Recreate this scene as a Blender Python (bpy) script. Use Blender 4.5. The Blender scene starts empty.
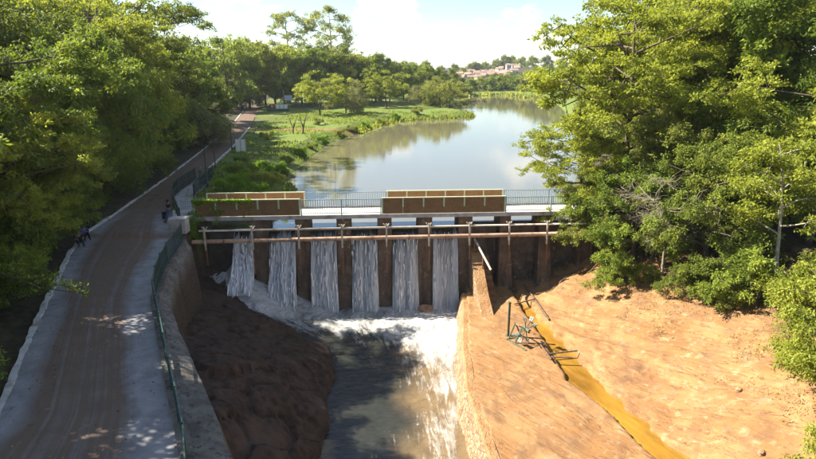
import bpy, math, random
import numpy as np
from mathutils import Vector, Matrix

# ------------------------------------------------------------------ camera, sky, sun, exposure
SC = bpy.context.scene
COL = SC.collection
F, CX, CY, PIT, HC = 560.0, 408.0, 229.5, math.radians(15.7), 11.0   # a drone 11 m above the bridge deck (z = 0)
cam_data = bpy.data.cameras.new('camera')
cam_data.sensor_width = 36.0
cam_data.lens = 36.0 * F / 816.0
cam_data.clip_end = 6000
cam = bpy.data.objects.new('camera', cam_data)
COL.objects.link(cam)
cam.location = (0, 0, HC)
cam.rotation_euler = (math.radians(90) - PIT, 0, 0)
SC.camera = cam

SUN_DIR = Vector((0.72, -0.14, -0.68)).normalized()                  # the way the light travels
sun_data = bpy.data.lights.new('sun', 'SUN')
sun_data.energy = 5.0
sun_data.angle = math.radians(0.53)
sun_data.color = (1.0, 0.93, 0.80)
sun = bpy.data.objects.new('sun', sun_data)
COL.objects.link(sun)
sun.rotation_euler = SUN_DIR.to_track_quat('-Z', 'Y').to_euler()
sun.location = (-40, 20, 60)

W = bpy.data.worlds.new('World')
SC.world = W
W.use_nodes = True
wn, wl = W.node_tree.nodes, W.node_tree.links
wn.clear()
w_out = wn.new('ShaderNodeOutputWorld')
w_bg = wn.new('ShaderNodeBackground')
w_sky = wn.new('ShaderNodeTexSky')
w_sky.sky_type = 'NISHITA'
w_sky.sun_disc = False
w_sky.sun_elevation = math.asin(-SUN_DIR.z)
w_sky.sun_rotation = math.atan2(-SUN_DIR.x, -SUN_DIR.y)
w_sky.air_density = 1.0
w_sky.dust_density = 0.15
w_sky.ozone_density = 2.0
w_bg.inputs['Strength'].default_value = 0.057
w_tc = wn.new('ShaderNodeTexCoord')
w_map = wn.new('ShaderNodeMapping')
w_map.inputs['Scale'].default_value = (1.0, 1.0, 2.6)
w_noise = wn.new('ShaderNodeTexNoise')
w_noise.inputs['Scale'].default_value = 7.5
w_noise.inputs['Detail'].default_value = 7
w_noise.inputs['Roughness'].default_value = 0.55
w_ramp = wn.new('ShaderNodeValToRGB')
w_ramp.color_ramp.elements[0].position = 0.53
w_ramp.color_ramp.elements[1].position = 0.66
w_mix = wn.new('ShaderNodeMixRGB')
w_mix.inputs['Color2'].default_value = (7.2, 7.2, 7.25, 1)
wl.new(w_tc.outputs['Generated'], w_map.inputs['Vector'])
wl.new(w_map.outputs['Vector'], w_noise.inputs['Vector'])
wl.new(w_noise.outputs['Fac'], w_ramp.inputs['Fac'])
wl.new(w_ramp.outputs['Color'], w_mix.inputs['Fac'])
wl.new(w_sky.outputs['Color'], w_mix.inputs['Color1'])
wl.new(w_mix.outputs['Color'], w_bg.inputs['Color'])
wl.new(w_bg.outputs['Background'], w_out.inputs['Surface'])

SC.view_settings.view_transform = 'Standard'
SC.view_settings.look = 'None'
SC.view_settings.exposure = 1.9
SC.view_settings.gamma = 1.0
SC.view_settings.use_curve_mapping = False
SC.cycles.use_denoising = True
SC.cycles.max_bounces = 6
SC.cycles.diffuse_bounces = 3
SC.cycles.glossy_bounces = 3
SC.cycles.transmission_bounces = 4
SC.cycles.transparent_max_bounces = 12
SC.cycles.caustics_reflective = False
SC.cycles.caustics_refractive = False

rng = np.random.default_rng(7)
random.seed(7)
PI = math.pi


def G(px, py, z=0.0):
    """world point at height z seen at that place of the survey photograph"""
    a, b = (px - CX) / F, (py - CY) / F
    dy = math.cos(PIT) - b * math.sin(PIT)
    dz = -math.sin(PIT) - b * math.cos(PIT)
    t = (z - HC) / dz
    return Vector((a * t, dy * t, z))


# ------------------------------------------------------------------ helpers: objects
def link(o, parent=None):
    COL.objects.link(o)
    if parent is not None:
        o.parent = parent
    return o


def tag(o, label=None, cat=None, group=None, kind=None):
    if label: o['label'] = label
    if cat: o['category'] = cat
    if group: o['group'] = group
    if kind: o['kind'] = kind
    return o


def empty(name, loc=(0, 0, 0), rz=0.0, label=None, cat=None, group=None):
    o = bpy.data.objects.new(name, None)
    o.location = loc
    o.rotation_euler = (0, 0, rz)
    link(o)
    return tag(o, label, cat, group)


def mesh_obj(name, me, parent=None, loc=None, rz=0.0, scale=None):
    o = bpy.data.objects.new(name, me)
    if loc is not None: o.location = loc
    o.rotation_euler = (0, 0, rz)
    if scale is not None: o.scale = scale
    return link(o, parent)


def np_mesh(name, v, f, mat=None, smooth=False):
    v = np.asarray(v, np.float32); f = np.asarray(f, np.int32)
    me = bpy.data.meshes.new(name)
    n = f.shape[1]
    me.vertices.add(len(v)); me.vertices.foreach_set('co', v.ravel())
    me.loops.add(f.size); me.loops.foreach_set('vertex_index', f.ravel())
    me.polygons.add(len(f))
    me.polygons.foreach_set('loop_start', np.arange(len(f), dtype=np.int32) * n)
    me.polygons.foreach_set('loop_total', np.full(len(f), n, np.int32))
    me.polygons.foreach_set('use_smooth', np.full(len(f), smooth))
    me.update(calc_edges=True)
    if mat: me.materials.append(mat)
    return me


class MB:
    """collects boxes, tubes and prisms, then becomes ONE mesh"""
    def __init__(s): s.v = []; s.f = []
    def add(s, v, f):
        o = len(s.v); s.v += [tuple(p) for p in v]; s.f += [tuple(i + o for i in q) for q in f]; return s
    def box(s, c, size, rz=0.0, taper=1.0):
        hx, hy, hz = size[0] / 2, size[1] / 2, size[2] / 2
        ca, sa = math.cos(rz), math.sin(rz)
        v = []
        for z, k in ((-hz, 1.0), (hz, taper)):
            for x, y in ((-hx, -hy), (hx, -hy), (hx, hy), (-hx, hy)):
                x, y = x * k, y * k
                v.append((c[0] + x * ca - y * sa, c[1] + x * sa + y * ca, c[2] + z))
        return s.add(v, [(0, 3, 2, 1), (4, 5, 6, 7), (0, 1, 5, 4), (1, 2, 6, 5), (2, 3, 7, 6), (3, 0, 4, 7)])
    def hexa(s, v8):
        return s.add(v8, [(0, 3, 2, 1), (4, 5, 6, 7), (0, 1, 5, 4), (1, 2, 6, 5), (2, 3, 7, 6), (3, 0, 4, 7)])
    def tube(s, pts, rad, n=8, cap=True):
        v, f = tube_np(pts, rad, n)
        s.add(v.tolist(), f.tolist())
        if cap:
            o = len(s.v) - len(v)
            s.f.append(tuple(o + i for i in range(n))[::-1]); s.f.append(tuple(o + len(v) - n + i for i in range(n)))
        return s
    def bar(s, a, b, r, n=6): return s.tube([a, b], [r, r], n)
    def mesh(s, name, mat, smooth=False):
        me = bpy.data.meshes.new(name); me.from_pydata(s.v, [], s.f)
        if smooth: me.polygons.foreach_set('use_smooth', [True] * len(me.polygons))
        me.update(); me.materials.append(mat); return me
    def obj(s, name, mat, parent=None, smooth=False, loc=None, rz=0.0):
        return mesh_obj(name, s.mesh(name, mat, smooth), parent, loc, rz)


def tube_np(pts, rad, n=6):
    p = np.asarray(pts, float); r = np.asarray(rad, float)
    if r.ndim == 0: r = np.full(len(p), float(r))
    t = np.gradient(p, axis=0); t /= np.linalg.norm(t, axis=1)[:, None] + 1e-9
    ref = np.array([0.3, 0.2, 1.0]) if abs(t[0, 2]) < 0.85 else np.array([1.0, 0.1, 0.0])
    a = np.cross(t, ref); a /= np.linalg.norm(a, axis=1)[:, None] + 1e-9
    b = np.cross(t, a)
    th = np.arange(n) / n * 2 * PI
    v = p[:, None, :] + r[:, None, None] * (np.cos(th)[None, :, None] * a[:, None, :] + np.sin(th)[None, :, None] * b[:, None, :])
    m = len(p)
    i = np.arange(m - 1)[:, None] * n; j = np.arange(n)[None, :]; k = (j + 1) % n
    f = np.stack([i + j, i + n + j, i + n + k, i + k], -1).reshape(-1, 4)
    return v.reshape(-1, 3), f


# ------------------------------------------------------------------ helpers: noise
def vnoise(x, y, seed=0):
    xi = np.floor(x).astype(np.int64); yi = np.floor(y).astype(np.int64)
    xf, yf = x - xi, y - yi
    def h(a, b):
        n = (a * 374761393 + b * 668265263 + seed * 1442695041) & 0x7fffffff
        n = ((n ^ (n >> 13)) * 1274126177) & 0x7fffffff
        return ((n ^ (n >> 16)) & 0xffff) / 65535.0
    u, w = xf * xf * (3 - 2 * xf), yf * yf * (3 - 2 * yf)
    return (h(xi, yi) * (1 - u) + h(xi + 1, yi) * u) * (1 - w) + (h(xi, yi + 1) * (1 - u) + h(xi + 1, yi + 1) * u) * w - 0.5


def fbm(x, y, seed=0, o=4, g=0.5):
    s = 0; a = 1.0
    for i in range(o):
        s = s + a * vnoise(x, y, seed + i * 17); x = x * 2.03 + 3.1; y = y * 2.03 + 7.7; a *= g
    return s


def sstep(a, b, x):
    t = np.clip((x - a) / (b - a), 0, 1); return t * t * (3 - 2 * t)


# ------------------------------------------------------------------ helpers: materials
class Nodes:
    def __init__(s, name):
        s.m = bpy.data.materials.new(name); s.m.use_nodes = True
        s.t = s.m.node_tree; s.n = s.t.nodes; s.l = s.t.links
        s.p = s.n['Principled BSDF']; s.out = s.n['Material Output']
        s.geo = None; s.tc = None
    def new(s, k, **kw):
        n = s.n.new('ShaderNode' + k)
        for a, b in kw.items(): setattr(n, a, b)
        return n
    def put(s, node, key, val):
        sock = node.inputs[key]
        if isinstance(val, bpy.types.NodeSocket): s.l.new(val, sock)
        elif isinstance(val, (tuple, list)) and len(val) == 3 and sock.type == 'RGBA': sock.default_value = (*val, 1)
        else: sock.default_value = val
    def coord(s, kind='Object'):
        if kind == 'World':
            s.geo = s.geo or s.new('NewGeometry'); return s.geo.outputs['Position']
        s.tc = s.tc or s.new('TexCoord'); return s.tc.outputs[kind]
    def mapped(s, vec, scale, rot=(0, 0, 0)):
        n = s.new('Mapping'); s.put(n, 'Vector', vec); n.inputs['Scale'].default_value = scale; n.inputs['Rotation'].default_value = rot
        return n.outputs['Vector']
    def stretched(s, vec, ang, along, across):
        n = s.new('Mapping'); n.vector_type = 'TEXTURE'; s.put(n, 'Vector', vec); n.inputs['Scale'].default_value = (along, across, 1); n.inputs['Rotation'].default_value = (0, 0, ang)
        return n.outputs['Vector']
    def noise(s, scale, detail=5, vec=None, rough=0.55, dist=0.0):
        n = s.new('TexNoise'); s.put(n, 'Vector', vec if vec is not None else s.coord('World'))
        n.inputs['Scale'].default_value = scale; n.inputs['Detail'].default_value = detail
        n.inputs['Roughness'].default_value = rough; n.inputs['Distortion'].default_value = dist
        return n.outputs['Fac']
    def voronoi(s, scale, vec=None, feature='DISTANCE_TO_EDGE', out='Distance'):
        n = s.new('TexVoronoi'); n.feature = feature; s.put(n, 'Vector', vec if vec is not None else s.coord('World'))
        n.inputs['Scale'].default_value = scale; return n.outputs[out]
    def ramp(s, fac, stops):
        n = s.new('ValToRGB'); s.put(n, 'Fac', fac); e = n.color_ramp.elements
        while len(e) < len(stops): e.new(0.5)
        for i, (p, c) in enumerate(stops):
            e[i].position = p; e[i].color = (*c, 1) if isinstance(c, (tuple, list)) else (c, c, c, 1)
        return n.outputs['Color']
    def mix(s, fac, a, b, mode='MIX'):
        n = s.new('MixRGB'); n.blend_type = mode; s.put(n, 'Fac', fac); s.put(n, 'Color1', a); s.put(n, 'Color2', b); return n.outputs['Color']
    def math(s, op, a, b=0.0, clamp=False):
        n = s.new('Math'); n.operation = op; n.use_clamp = clamp; s.put(n, 0, a); s.put(n, 1, b); return n.outputs[0]
    def attr(s, name, out='Fac'):
        n = s.new('Attribute'); n.attribute_name = name; return n.outputs[out]
    def sep(s, v):
        n = s.new('SeparateXYZ'); s.put(n, 0, v); return n.outputs
    def bump(s, h, strength=0.4, dist=0.05):
        n = s.new('Bump'); s.put(n, 'Height', h); n.inputs['Strength'].default_value = strength; n.inputs['Distance'].default_value = dist
        s.l.new(n.outputs[0], s.p.inputs['Normal']); return n.outputs[0]
    def set(s, **kw):
        for k, v in kw.items(): s.put(s.p, {'color': 'Base Color', 'rough': 'Roughness', 'metal': 'Metallic', 'spec': 'Specular IOR Level', 'alpha': 'Alpha'}[k], v)
        return s


def worn(name, c1, c2, scale=3.0, rough=0.8, bump=0.3, bd=0.02, metal=0.0, fine=40.0, c3=None, spec=0.3, coord='World'):
    s = Nodes(name)
    v = s.coord(coord)
    a = s.noise(scale, 6, v); b = s.noise(fine, 4, v)
    col = s.mix(s.ramp(a, [(0.35, 0.0), (0.68, 1.0)]), c1, c2)
    if c3: col = s.mix(s.ramp(s.noise(scale * 0.6, 7, v, 0.65), [(0.54, 0.0), (0.66, 1.0)]), col, c3)
    col = s.mix(0.35, col, s.ramp(b, [(0.3, 0.25), (0.7, 1.0)]), 'MULTIPLY')
    s.set(color=col, rough=rough, metal=metal, spec=spec)
    s.bump(s.math('ADD', s.math('MULTIPLY', b, 0.5), a), bump, bd)
    return s.m


M = {}
M['concrete'] = worn('grey_concrete', (0.30, 0.29, 0.28), (0.42, 0.41, 0.39), 1.2, 0.85, 0.3, 0.01, c3=(0.20, 0.18, 0.16))
M['old_concrete'] = worn('old_concrete', (0.10, 0.075, 0.055), (0.20, 0.165, 0.13), 1.1, 0.9, 0.6, 0.05, c3=(0.05, 0.035, 0.028))
M['pier'] = worn('stained_pier_concrete', (0.13, 0.085, 0.055), (0.24, 0.17, 0.115), 1.3, 0.9, 0.6, 0.04, c3=(0.06, 0.04, 0.03))
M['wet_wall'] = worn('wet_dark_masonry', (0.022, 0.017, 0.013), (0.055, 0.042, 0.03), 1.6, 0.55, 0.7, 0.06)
M['deck'] = worn('pale_deck_concrete', (0.52, 0.48, 0.40), (0.66, 0.62, 0.54), 0.8, 0.85, 0.2, 0.01)
M['deck_edge'] = worn('deck_edge_concrete', (0.30, 0.29, 0.28), (0.44, 0.43, 0.42), 1.4, 0.85, 0.2, 0.01, c3=(0.2, 0.16, 0.12))
M['panel'] = worn('brown_guard_board', (0.105, 0.058, 0.024), (0.160, 0.092, 0.042), 2.2, 0.75, 0.2, 0.01, c3=(0.08, 0.04, 0.018))
M['panel_bounce'] = worn('bounce_baked_guard_board', (0.30, 0.155, 0.06), (0.40, 0.215, 0.09), 2.2, 0.75, 0.2, 0.01)  # far boards: bounce from the sunlit deck put into the colour
M['green_post'] = worn('pale_green_paint', (0.34, 0.47, 0.30), (0.44, 0.56, 0.38), 4, 0.5, 0.1, 0.005)
M['cream_post'] = worn('cream_paint', (0.62, 0.58, 0.36), (0.72, 0.68, 0.46), 4, 0.5, 0.1, 0.005)
M['rail'] = worn('blue_grey_painted_steel', (0.24, 0.32, 0.34), (0.36, 0.44, 0.46), 5, 0.45, 0.1, 0.004, metal=0.2)
M['fence'] = worn('dark_green_painted_steel', (0.014, 0.040, 0.034), (0.028, 0.066, 0.056), 5, 0.4, 0.1, 0.004, spec=0.5)
M['pipe'] = worn('rusty_brown_pipe', (0.32, 0.20, 0.13), (0.48, 0.34, 0.24), 1.4, 0.7, 0.3, 0.01, c3=(0.16, 0.075, 0.035))
M['pale_steel'] = worn('pale_weathered_steel', (0.42, 0.38, 0.31), (0.58, 0.54, 0.46), 3, 0.6, 0.2, 0.005, c3=(0.28, 0.15, 0.075))
M['rust'] = worn('rust', (0.16, 0.075, 0.035), (0.27, 0.14, 0.07), 4, 0.85, 0.4, 0.01)
M['grey_green'] = worn('grey_green_paint', (0.075, 0.088, 0.055), (0.14, 0.155, 0.10), 5, 0.55, 0.2, 0.005, c3=(0.14, 0.08, 0.04))
M['blue_grey'] = worn('blue_grey_paddle', (0.10, 0.115, 0.11), (0.19, 0.21, 0.20), 5, 0.45, 0.2, 0.005)
M['kerb'] = worn('whitewashed_kerb', (0.46, 0.44, 0.41), (0.62, 0.60, 0.57), 1.1, 0.9, 0.5, 0.02, c3=(0.22, 0.16, 0.12))
M['white'] = worn('white_paint', (0.74, 0.74, 0.73), (0.82, 0.82, 0.80), 1.0, 0.6, 0.05, 0.003)
M['white_water'] = worn('white_water', (0.80, 0.81, 0.82), (0.88, 0.88, 0.88), 3.0, 0.6, 0.1, 0.003)
M['red'] = worn('red_paint', (0.50, 0.03, 0.02), (0.60, 0.05, 0.03), 1.0, 0.5, 0.05, 0.003)
M['lamp_metal'] = worn('dark_lamp_post', (0.03, 0.032, 0.03), (0.06, 0.06, 0.055), 4, 0.5, 0.1, 0.003)
M['wood'] = worn('weathered_brown_bar', (0.10, 0.06, 0.04), (0.18, 0.12, 0.08), 5, 0.85, 0.4, 0.01)
M['bark'] = worn('brown_bark', (0.075, 0.055, 0.038), (0.15, 0.115, 0.08), 3, 0.95, 0.8, 0.03, coord='Object')
M['pale_bark'] = worn('pale_grey_bark', (0.30, 0.26, 0.20), (0.46, 0.41, 0.33), 2.5, 0.9, 0.5, 0.02, coord='Object')
M['bare_twig'] = worn('bleached_twig', (0.20, 0.17, 0.12), (0.30, 0.26, 0.19), 2.5, 0.9, 0.4, 0.02, coord='Object')
M['step'] = worn('clay_dusted_step', (0.17, 0.085, 0.038), (0.25, 0.135, 0.065), 1.2, 0.9, 0.4, 0.02, c3=(0.11, 0.06, 0.03))
M['stone'] = worn('orange_stone', (0.26, 0.14, 0.075), (0.42, 0.26, 0.15), 2.5, 0.9, 0.6, 0.03)


def streaked(name, c1, c2, dark):
    s = Nodes(name)
    w = s.coord('World')
    a, b = s.noise(1.2, 7, w, 0.65), s.noise(24, 4, w)
    st = s.noise(1.0, 6, s.mapped(w, (1.9, 1.9, 0.25)), 0.65, 0.3)
    col = s.mix(s.ramp(a, [(0.36, 0.0), (0.66, 1.0)]), c1, c2)
    col = s.mix(s.ramp(st, [(0.48, 0.0), (0.70, 0.75)]), col, dark)
    col = s.mix(s.ramp(s.noise(2.6, 6, w, 0.6), [(0.60, 0.0), (0.68, 0.7)]), col, (0.30, 0.25, 0.19))
    col = s.mix(0.4, col, s.ramp(b, [(0.3, 0.35), (0.7, 1.0)]), 'MULTIPLY')
    s.set(color=col, rough=0.88, spec=0.25)
    s.bump(s.math('ADD', a, s.math('MULTIPLY', b, 0.4)), 0.7, 0.05)
    return s.m


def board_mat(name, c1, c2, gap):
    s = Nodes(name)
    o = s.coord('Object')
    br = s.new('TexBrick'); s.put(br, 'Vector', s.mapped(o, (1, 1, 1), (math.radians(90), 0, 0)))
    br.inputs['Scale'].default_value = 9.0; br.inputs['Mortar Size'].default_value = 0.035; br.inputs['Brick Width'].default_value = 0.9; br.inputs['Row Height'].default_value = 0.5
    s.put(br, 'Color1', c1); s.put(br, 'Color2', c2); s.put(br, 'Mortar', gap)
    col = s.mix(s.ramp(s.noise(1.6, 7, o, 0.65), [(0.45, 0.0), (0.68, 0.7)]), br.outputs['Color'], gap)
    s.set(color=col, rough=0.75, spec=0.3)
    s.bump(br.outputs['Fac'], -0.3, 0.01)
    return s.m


M['pier'] = streaked('streaked_pier_concrete', (0.105, 0.068, 0.044), (0.19, 0.13, 0.088), (0.035, 0.024, 0.018))
M['old_concrete'] = streaked('streaked_old_concrete', (0.075, 0.056, 0.042), (0.16, 0.125, 0.095), (0.03, 0.022, 0.017))
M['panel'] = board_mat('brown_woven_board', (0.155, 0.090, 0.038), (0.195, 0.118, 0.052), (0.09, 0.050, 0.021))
M['panel_bounce'] = board_mat('bounce_baked_woven_board', (0.30, 0.165, 0.062), (0.36, 0.205, 0.082), (0.19, 0.10, 0.04))  # same boards, colour lightened for the light the pale deck throws back


def plain(name, c, rough=0.8):
    return worn(name, tuple(k * 0.8 for k in c), tuple(min(1, k * 1.15) for k in c), 6, rough, 0.2, 0.005, fine=60)


def leaf_mat(name, dark, mid, light, trans=0.35):
    s = Nodes(name)
    lv = s.attr('lv')
    oi = s.new('ObjectInfo')
    f = s.math('ADD', s.math('MULTIPLY', lv, 0.8), s.math('MULTIPLY', oi.outputs['Random'], 0.2))
    col = s.ramp(f, [(0.08, dark), (0.5, mid), (0.95, light)])
    s.set(color=col, rough=0.55, spec=0.18)
    tr = s.new('BsdfTranslucent')
    s.put(tr, 'Color', s.mix(1.0, col, (1.35, 1.3, 0.6), 'MULTIPLY'))
    mx = s.new('MixShader'); mx.inputs[0].default_value = trans
    s.l.new(s.p.outputs[0], mx.inputs[1]); s.l.new(tr.outputs[0], mx.inputs[2]); s.l.new(mx.outputs[0], s.out.inputs['Surface'])
    return s.m


L = {
    'dark': leaf_mat('dark_foliage', (0.044, 0.070, 0.013), (0.124, 0.163, 0.025), (0.283, 0.309, 0.050), 0.40),
    'green': leaf_mat('green_foliage', (0.058, 0.101, 0.016), (0.170, 0.227, 0.031), (0.355, 0.393, 0.059), 0.40),
    'bright': leaf_mat('bright_foliage', (0.097, 0.129, 0.018), (0.242, 0.275, 0.039), (0.407, 0.433, 0.069), 0.48),
    'olive': leaf_mat('olive_foliage', (0.087, 0.106, 0.025), (0.210, 0.236, 0.054), (0.371, 0.380, 0.100), 0.52),
    'grey': leaf_mat('grey_green_foliage', (0.077, 0.092, 0.037), (0.183, 0.198, 0.083), (0.308, 0.308, 0.143), 0.52),
    'lush': leaf_mat('lush_foliage', (0.063, 0.138, 0.010), (0.159, 0.282, 0.018), (0.317, 0.442, 0.034), 0.58),
}


# ------------------------------------------------------------------ layout lines
def interp_xy(pts):
    p = sorted([(q[1], q[0]) for q in pts]); ys = np.array([a for a, b in p]); xs = np.array([b for a, b in p])
    return lambda y: np.interp(y, ys, xs)


LAKE_Z, RIVER_Z, PLAT_Z, CHAN_Z = -1.33, -8.1, -6.36, -6.63
road_l = [G(*q) for q in ((0, 415), (40, 320), (72, 252), (88, 233), (120, 212), (165, 180), (200, 153), (230, 128), (250, 103))]
road_r = [G(*q) for q in ((183, 459), (165, 370), (152, 300), (163, 270), (181, 243), (173, 222), (172, 200), (193, 181), (213, 164), (229, 150), (249, 128), (258, 112), (262, 103))]
road_l = [Vector((-12.2, 4, 0)), Vector((-13.1, 12, 0))] + road_l
road_r = [Vector((-3.2, 4, 0)), Vector((-4.6, 9, 0))] + road_r
xRoadL, xRoadR = interp_xy(road_l), interp_xy(road_r)
fence_line = [Vector((-3.2, 6, 0)), G(183, 459), G(165, 370), G(152, 300), G(163, 270), G(181, 244)]
fence_line = [Vector((p.x + 0.12, p.y, 0)) for p in fence_line]
xF = interp_xy(fence_line + [Vector((-17.2, 42.0, 0))])
riv = [G(px, py, z * 1.325) for px, py, z in ((222, 272, -3.6), (228, 290, -4.3), (250, 312, -5.2), (290, 335, -5.8), (330, 352, -6.1), (336, 375, -6.1), (326, 400, -6.1), (330, 425, -6.1), (318, 459, -6.1))]
riv += [Vector((-4.8, 15, RIVER_Z)), Vector((-4.5, 4, RIVER_Z))]
xRl = interp_xy(riv)
_ry = sorted((p.y, p.z) for p in riv)
zRl = lambda y: np.interp(y, [a for a, b in _ry], [b for a, b in _ry])
plat = [G(463, 305, PLAT_Z), G(463, 350, PLAT_Z), G(468, 390, PLAT_Z), G(490, 459, PLAT_Z), Vector((4.4, 12, 0)), Vector((4.6, 4, 0)), Vector((4.5, 43, 0))]
xP = interp_xy(plat)
xCl = interp_xy([G(511, 297, CHAN_Z), G(552, 359, CHAN_Z), G(565, 383, CHAN_Z), G(597, 407, CHAN_Z), G(650, 459, CHAN_Z), Vector((16, 12, 0)), Vector((19, 4, 0))])
xCr = interp_xy([G(523, 297, CHAN_Z), G(578, 359, CHAN_Z), G(605, 383, CHAN_Z), G(628, 407, CHAN_Z), G(686, 459, CHAN_Z), Vector((18.2, 12, 0)), Vector((21, 4, 0))])
xT = interp_xy([Vector((16.0, 44.6, 0)), Vector((17.3, 37.3, 0)), Vector((18.6, 33.2, 0)), Vector((19.7, 29.5, 0)), Vector((20.0, 24, 0)), Vector((20.5, 18, 0)), Vector((23, 4, 0))])
zT = lambda y: np.interp(y, [4, 20, 25, 30, 34, 38, 44], [-3.0, -2.9, -3.2, -3.4, -3.7, -4.0, -3.6])

BL, BR = G(197, 217), G(565, 211)                     # near edge of the bridge deck
BU = (BR - BL); BLEN = BU.length; BU.normalize(); BV = Vector((-BU.y, BU.x, 0))   # u runs along the bridge, v away from the camera
BANG = math.atan2(BU.y, BU.x)


def D(u, v, z):
    p = BL + BU * u + BV * v; return Vector((p.x, p.y, z))


def dam_y(x): return BL.y + (x - BL.x) * BU.y / BU.x


lake_poly = [(-17.5, 43.6), (-15.2, 48), (-12.5, 54), (-12, 60), (-14.6, 65.5), (-14.9, 77), (-14.1, 101), (-12.2, 109.5), (-8.7, 129.7), (-2.1, 148.8),
             (8.7, 155), (18, 161), (18.8, 175), (12, 195), (10, 215), (20.8, 254), (27.7, 296), (51, 322), (62, 275), (60, 230), (50, 180), (40, 130), (31, 95), (23, 70), (16.5, 55), (14.5, 46), (14.5, 42)]


def sdist(x, y, poly):
    d = np.full(x.shape, 1e9); inside = np.zeros(x.shape, bool)
    for (ax, ay), (bx, by) in zip(poly, poly[1:] + poly[:1]):
        ex, ey = bx - ax, by - ay
        t = np.clip(((x - ax) * ex + (y - ay) * ey) / (ex * ex + ey * ey), 0, 1)
        d = np.minimum(d, np.hypot(x - ax - t * ex, y - ay - t * ey))
        c = (ay > y) != (by > y)
        inside ^= c & (x < ex * (y - ay) / (ey if abs(ey) > 1e-9 else 1e-9) + ax)
    return np.where(inside, -d, d)


def river_z(x, y):
    e, z = xRl(y), zRl(y)
    k = np.clip((x - e) / 5.5, 0, 1)
    v = y - dam_y(x)
    return z + (RIVER_Z - z) * (k * (2 - k)) + 1.7 * np.exp(-(np.minimum(v + 0.6, 0) / 2.0) ** 2) * sstep(-5.5, -12.0, x) * sstep(0.0, 1.2, x - e)


def plates(x, y, sx, sy, seed):
    """cracked slabs: a random height for each slab, and how near its joint is"""
    wx = x + 0.5 * fbm(x * 0.7, y * 0.7, seed + 3, 2); wy = y + 0.5 * fbm(x * 0.7, y * 0.7, seed + 5, 2)
    u, w = wx / sx, wy / sy
    ui, wi = np.floor(u), np.floor(w)
    f1 = np.full(x.shape, 9.0); f2 = f1.copy(); hid = np.zeros(x.shape); tx = np.zeros(x.shape)
    def h(a, b, k):
        q = np.sin(a * 127.1 + b * 311.7 + k * 74.7 + seed) * 43758.5453; return q - np.floor(q)
    for du in (-1, 0, 1):
        for dw in (-1, 0, 1):
            a, b = ui + du, wi + dw
            d = np.hypot(a + h(a, b, 1) - u, b + h(a, b, 2) - w)
            c = d < f1
            f2 = np.where(c, f1, np.minimum(f2, d)); f1 = np.where(c, d, f1)
            hid = np.where(c, h(a, b, 3), hid); tx = np.where(c, (h(a, b, 4) - 0.5) * (u - a) + (h(a, b, 5) - 0.5) * (w - b), tx)
    return hid - 0.5 + 0.8 * tx, f2 - f1


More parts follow.
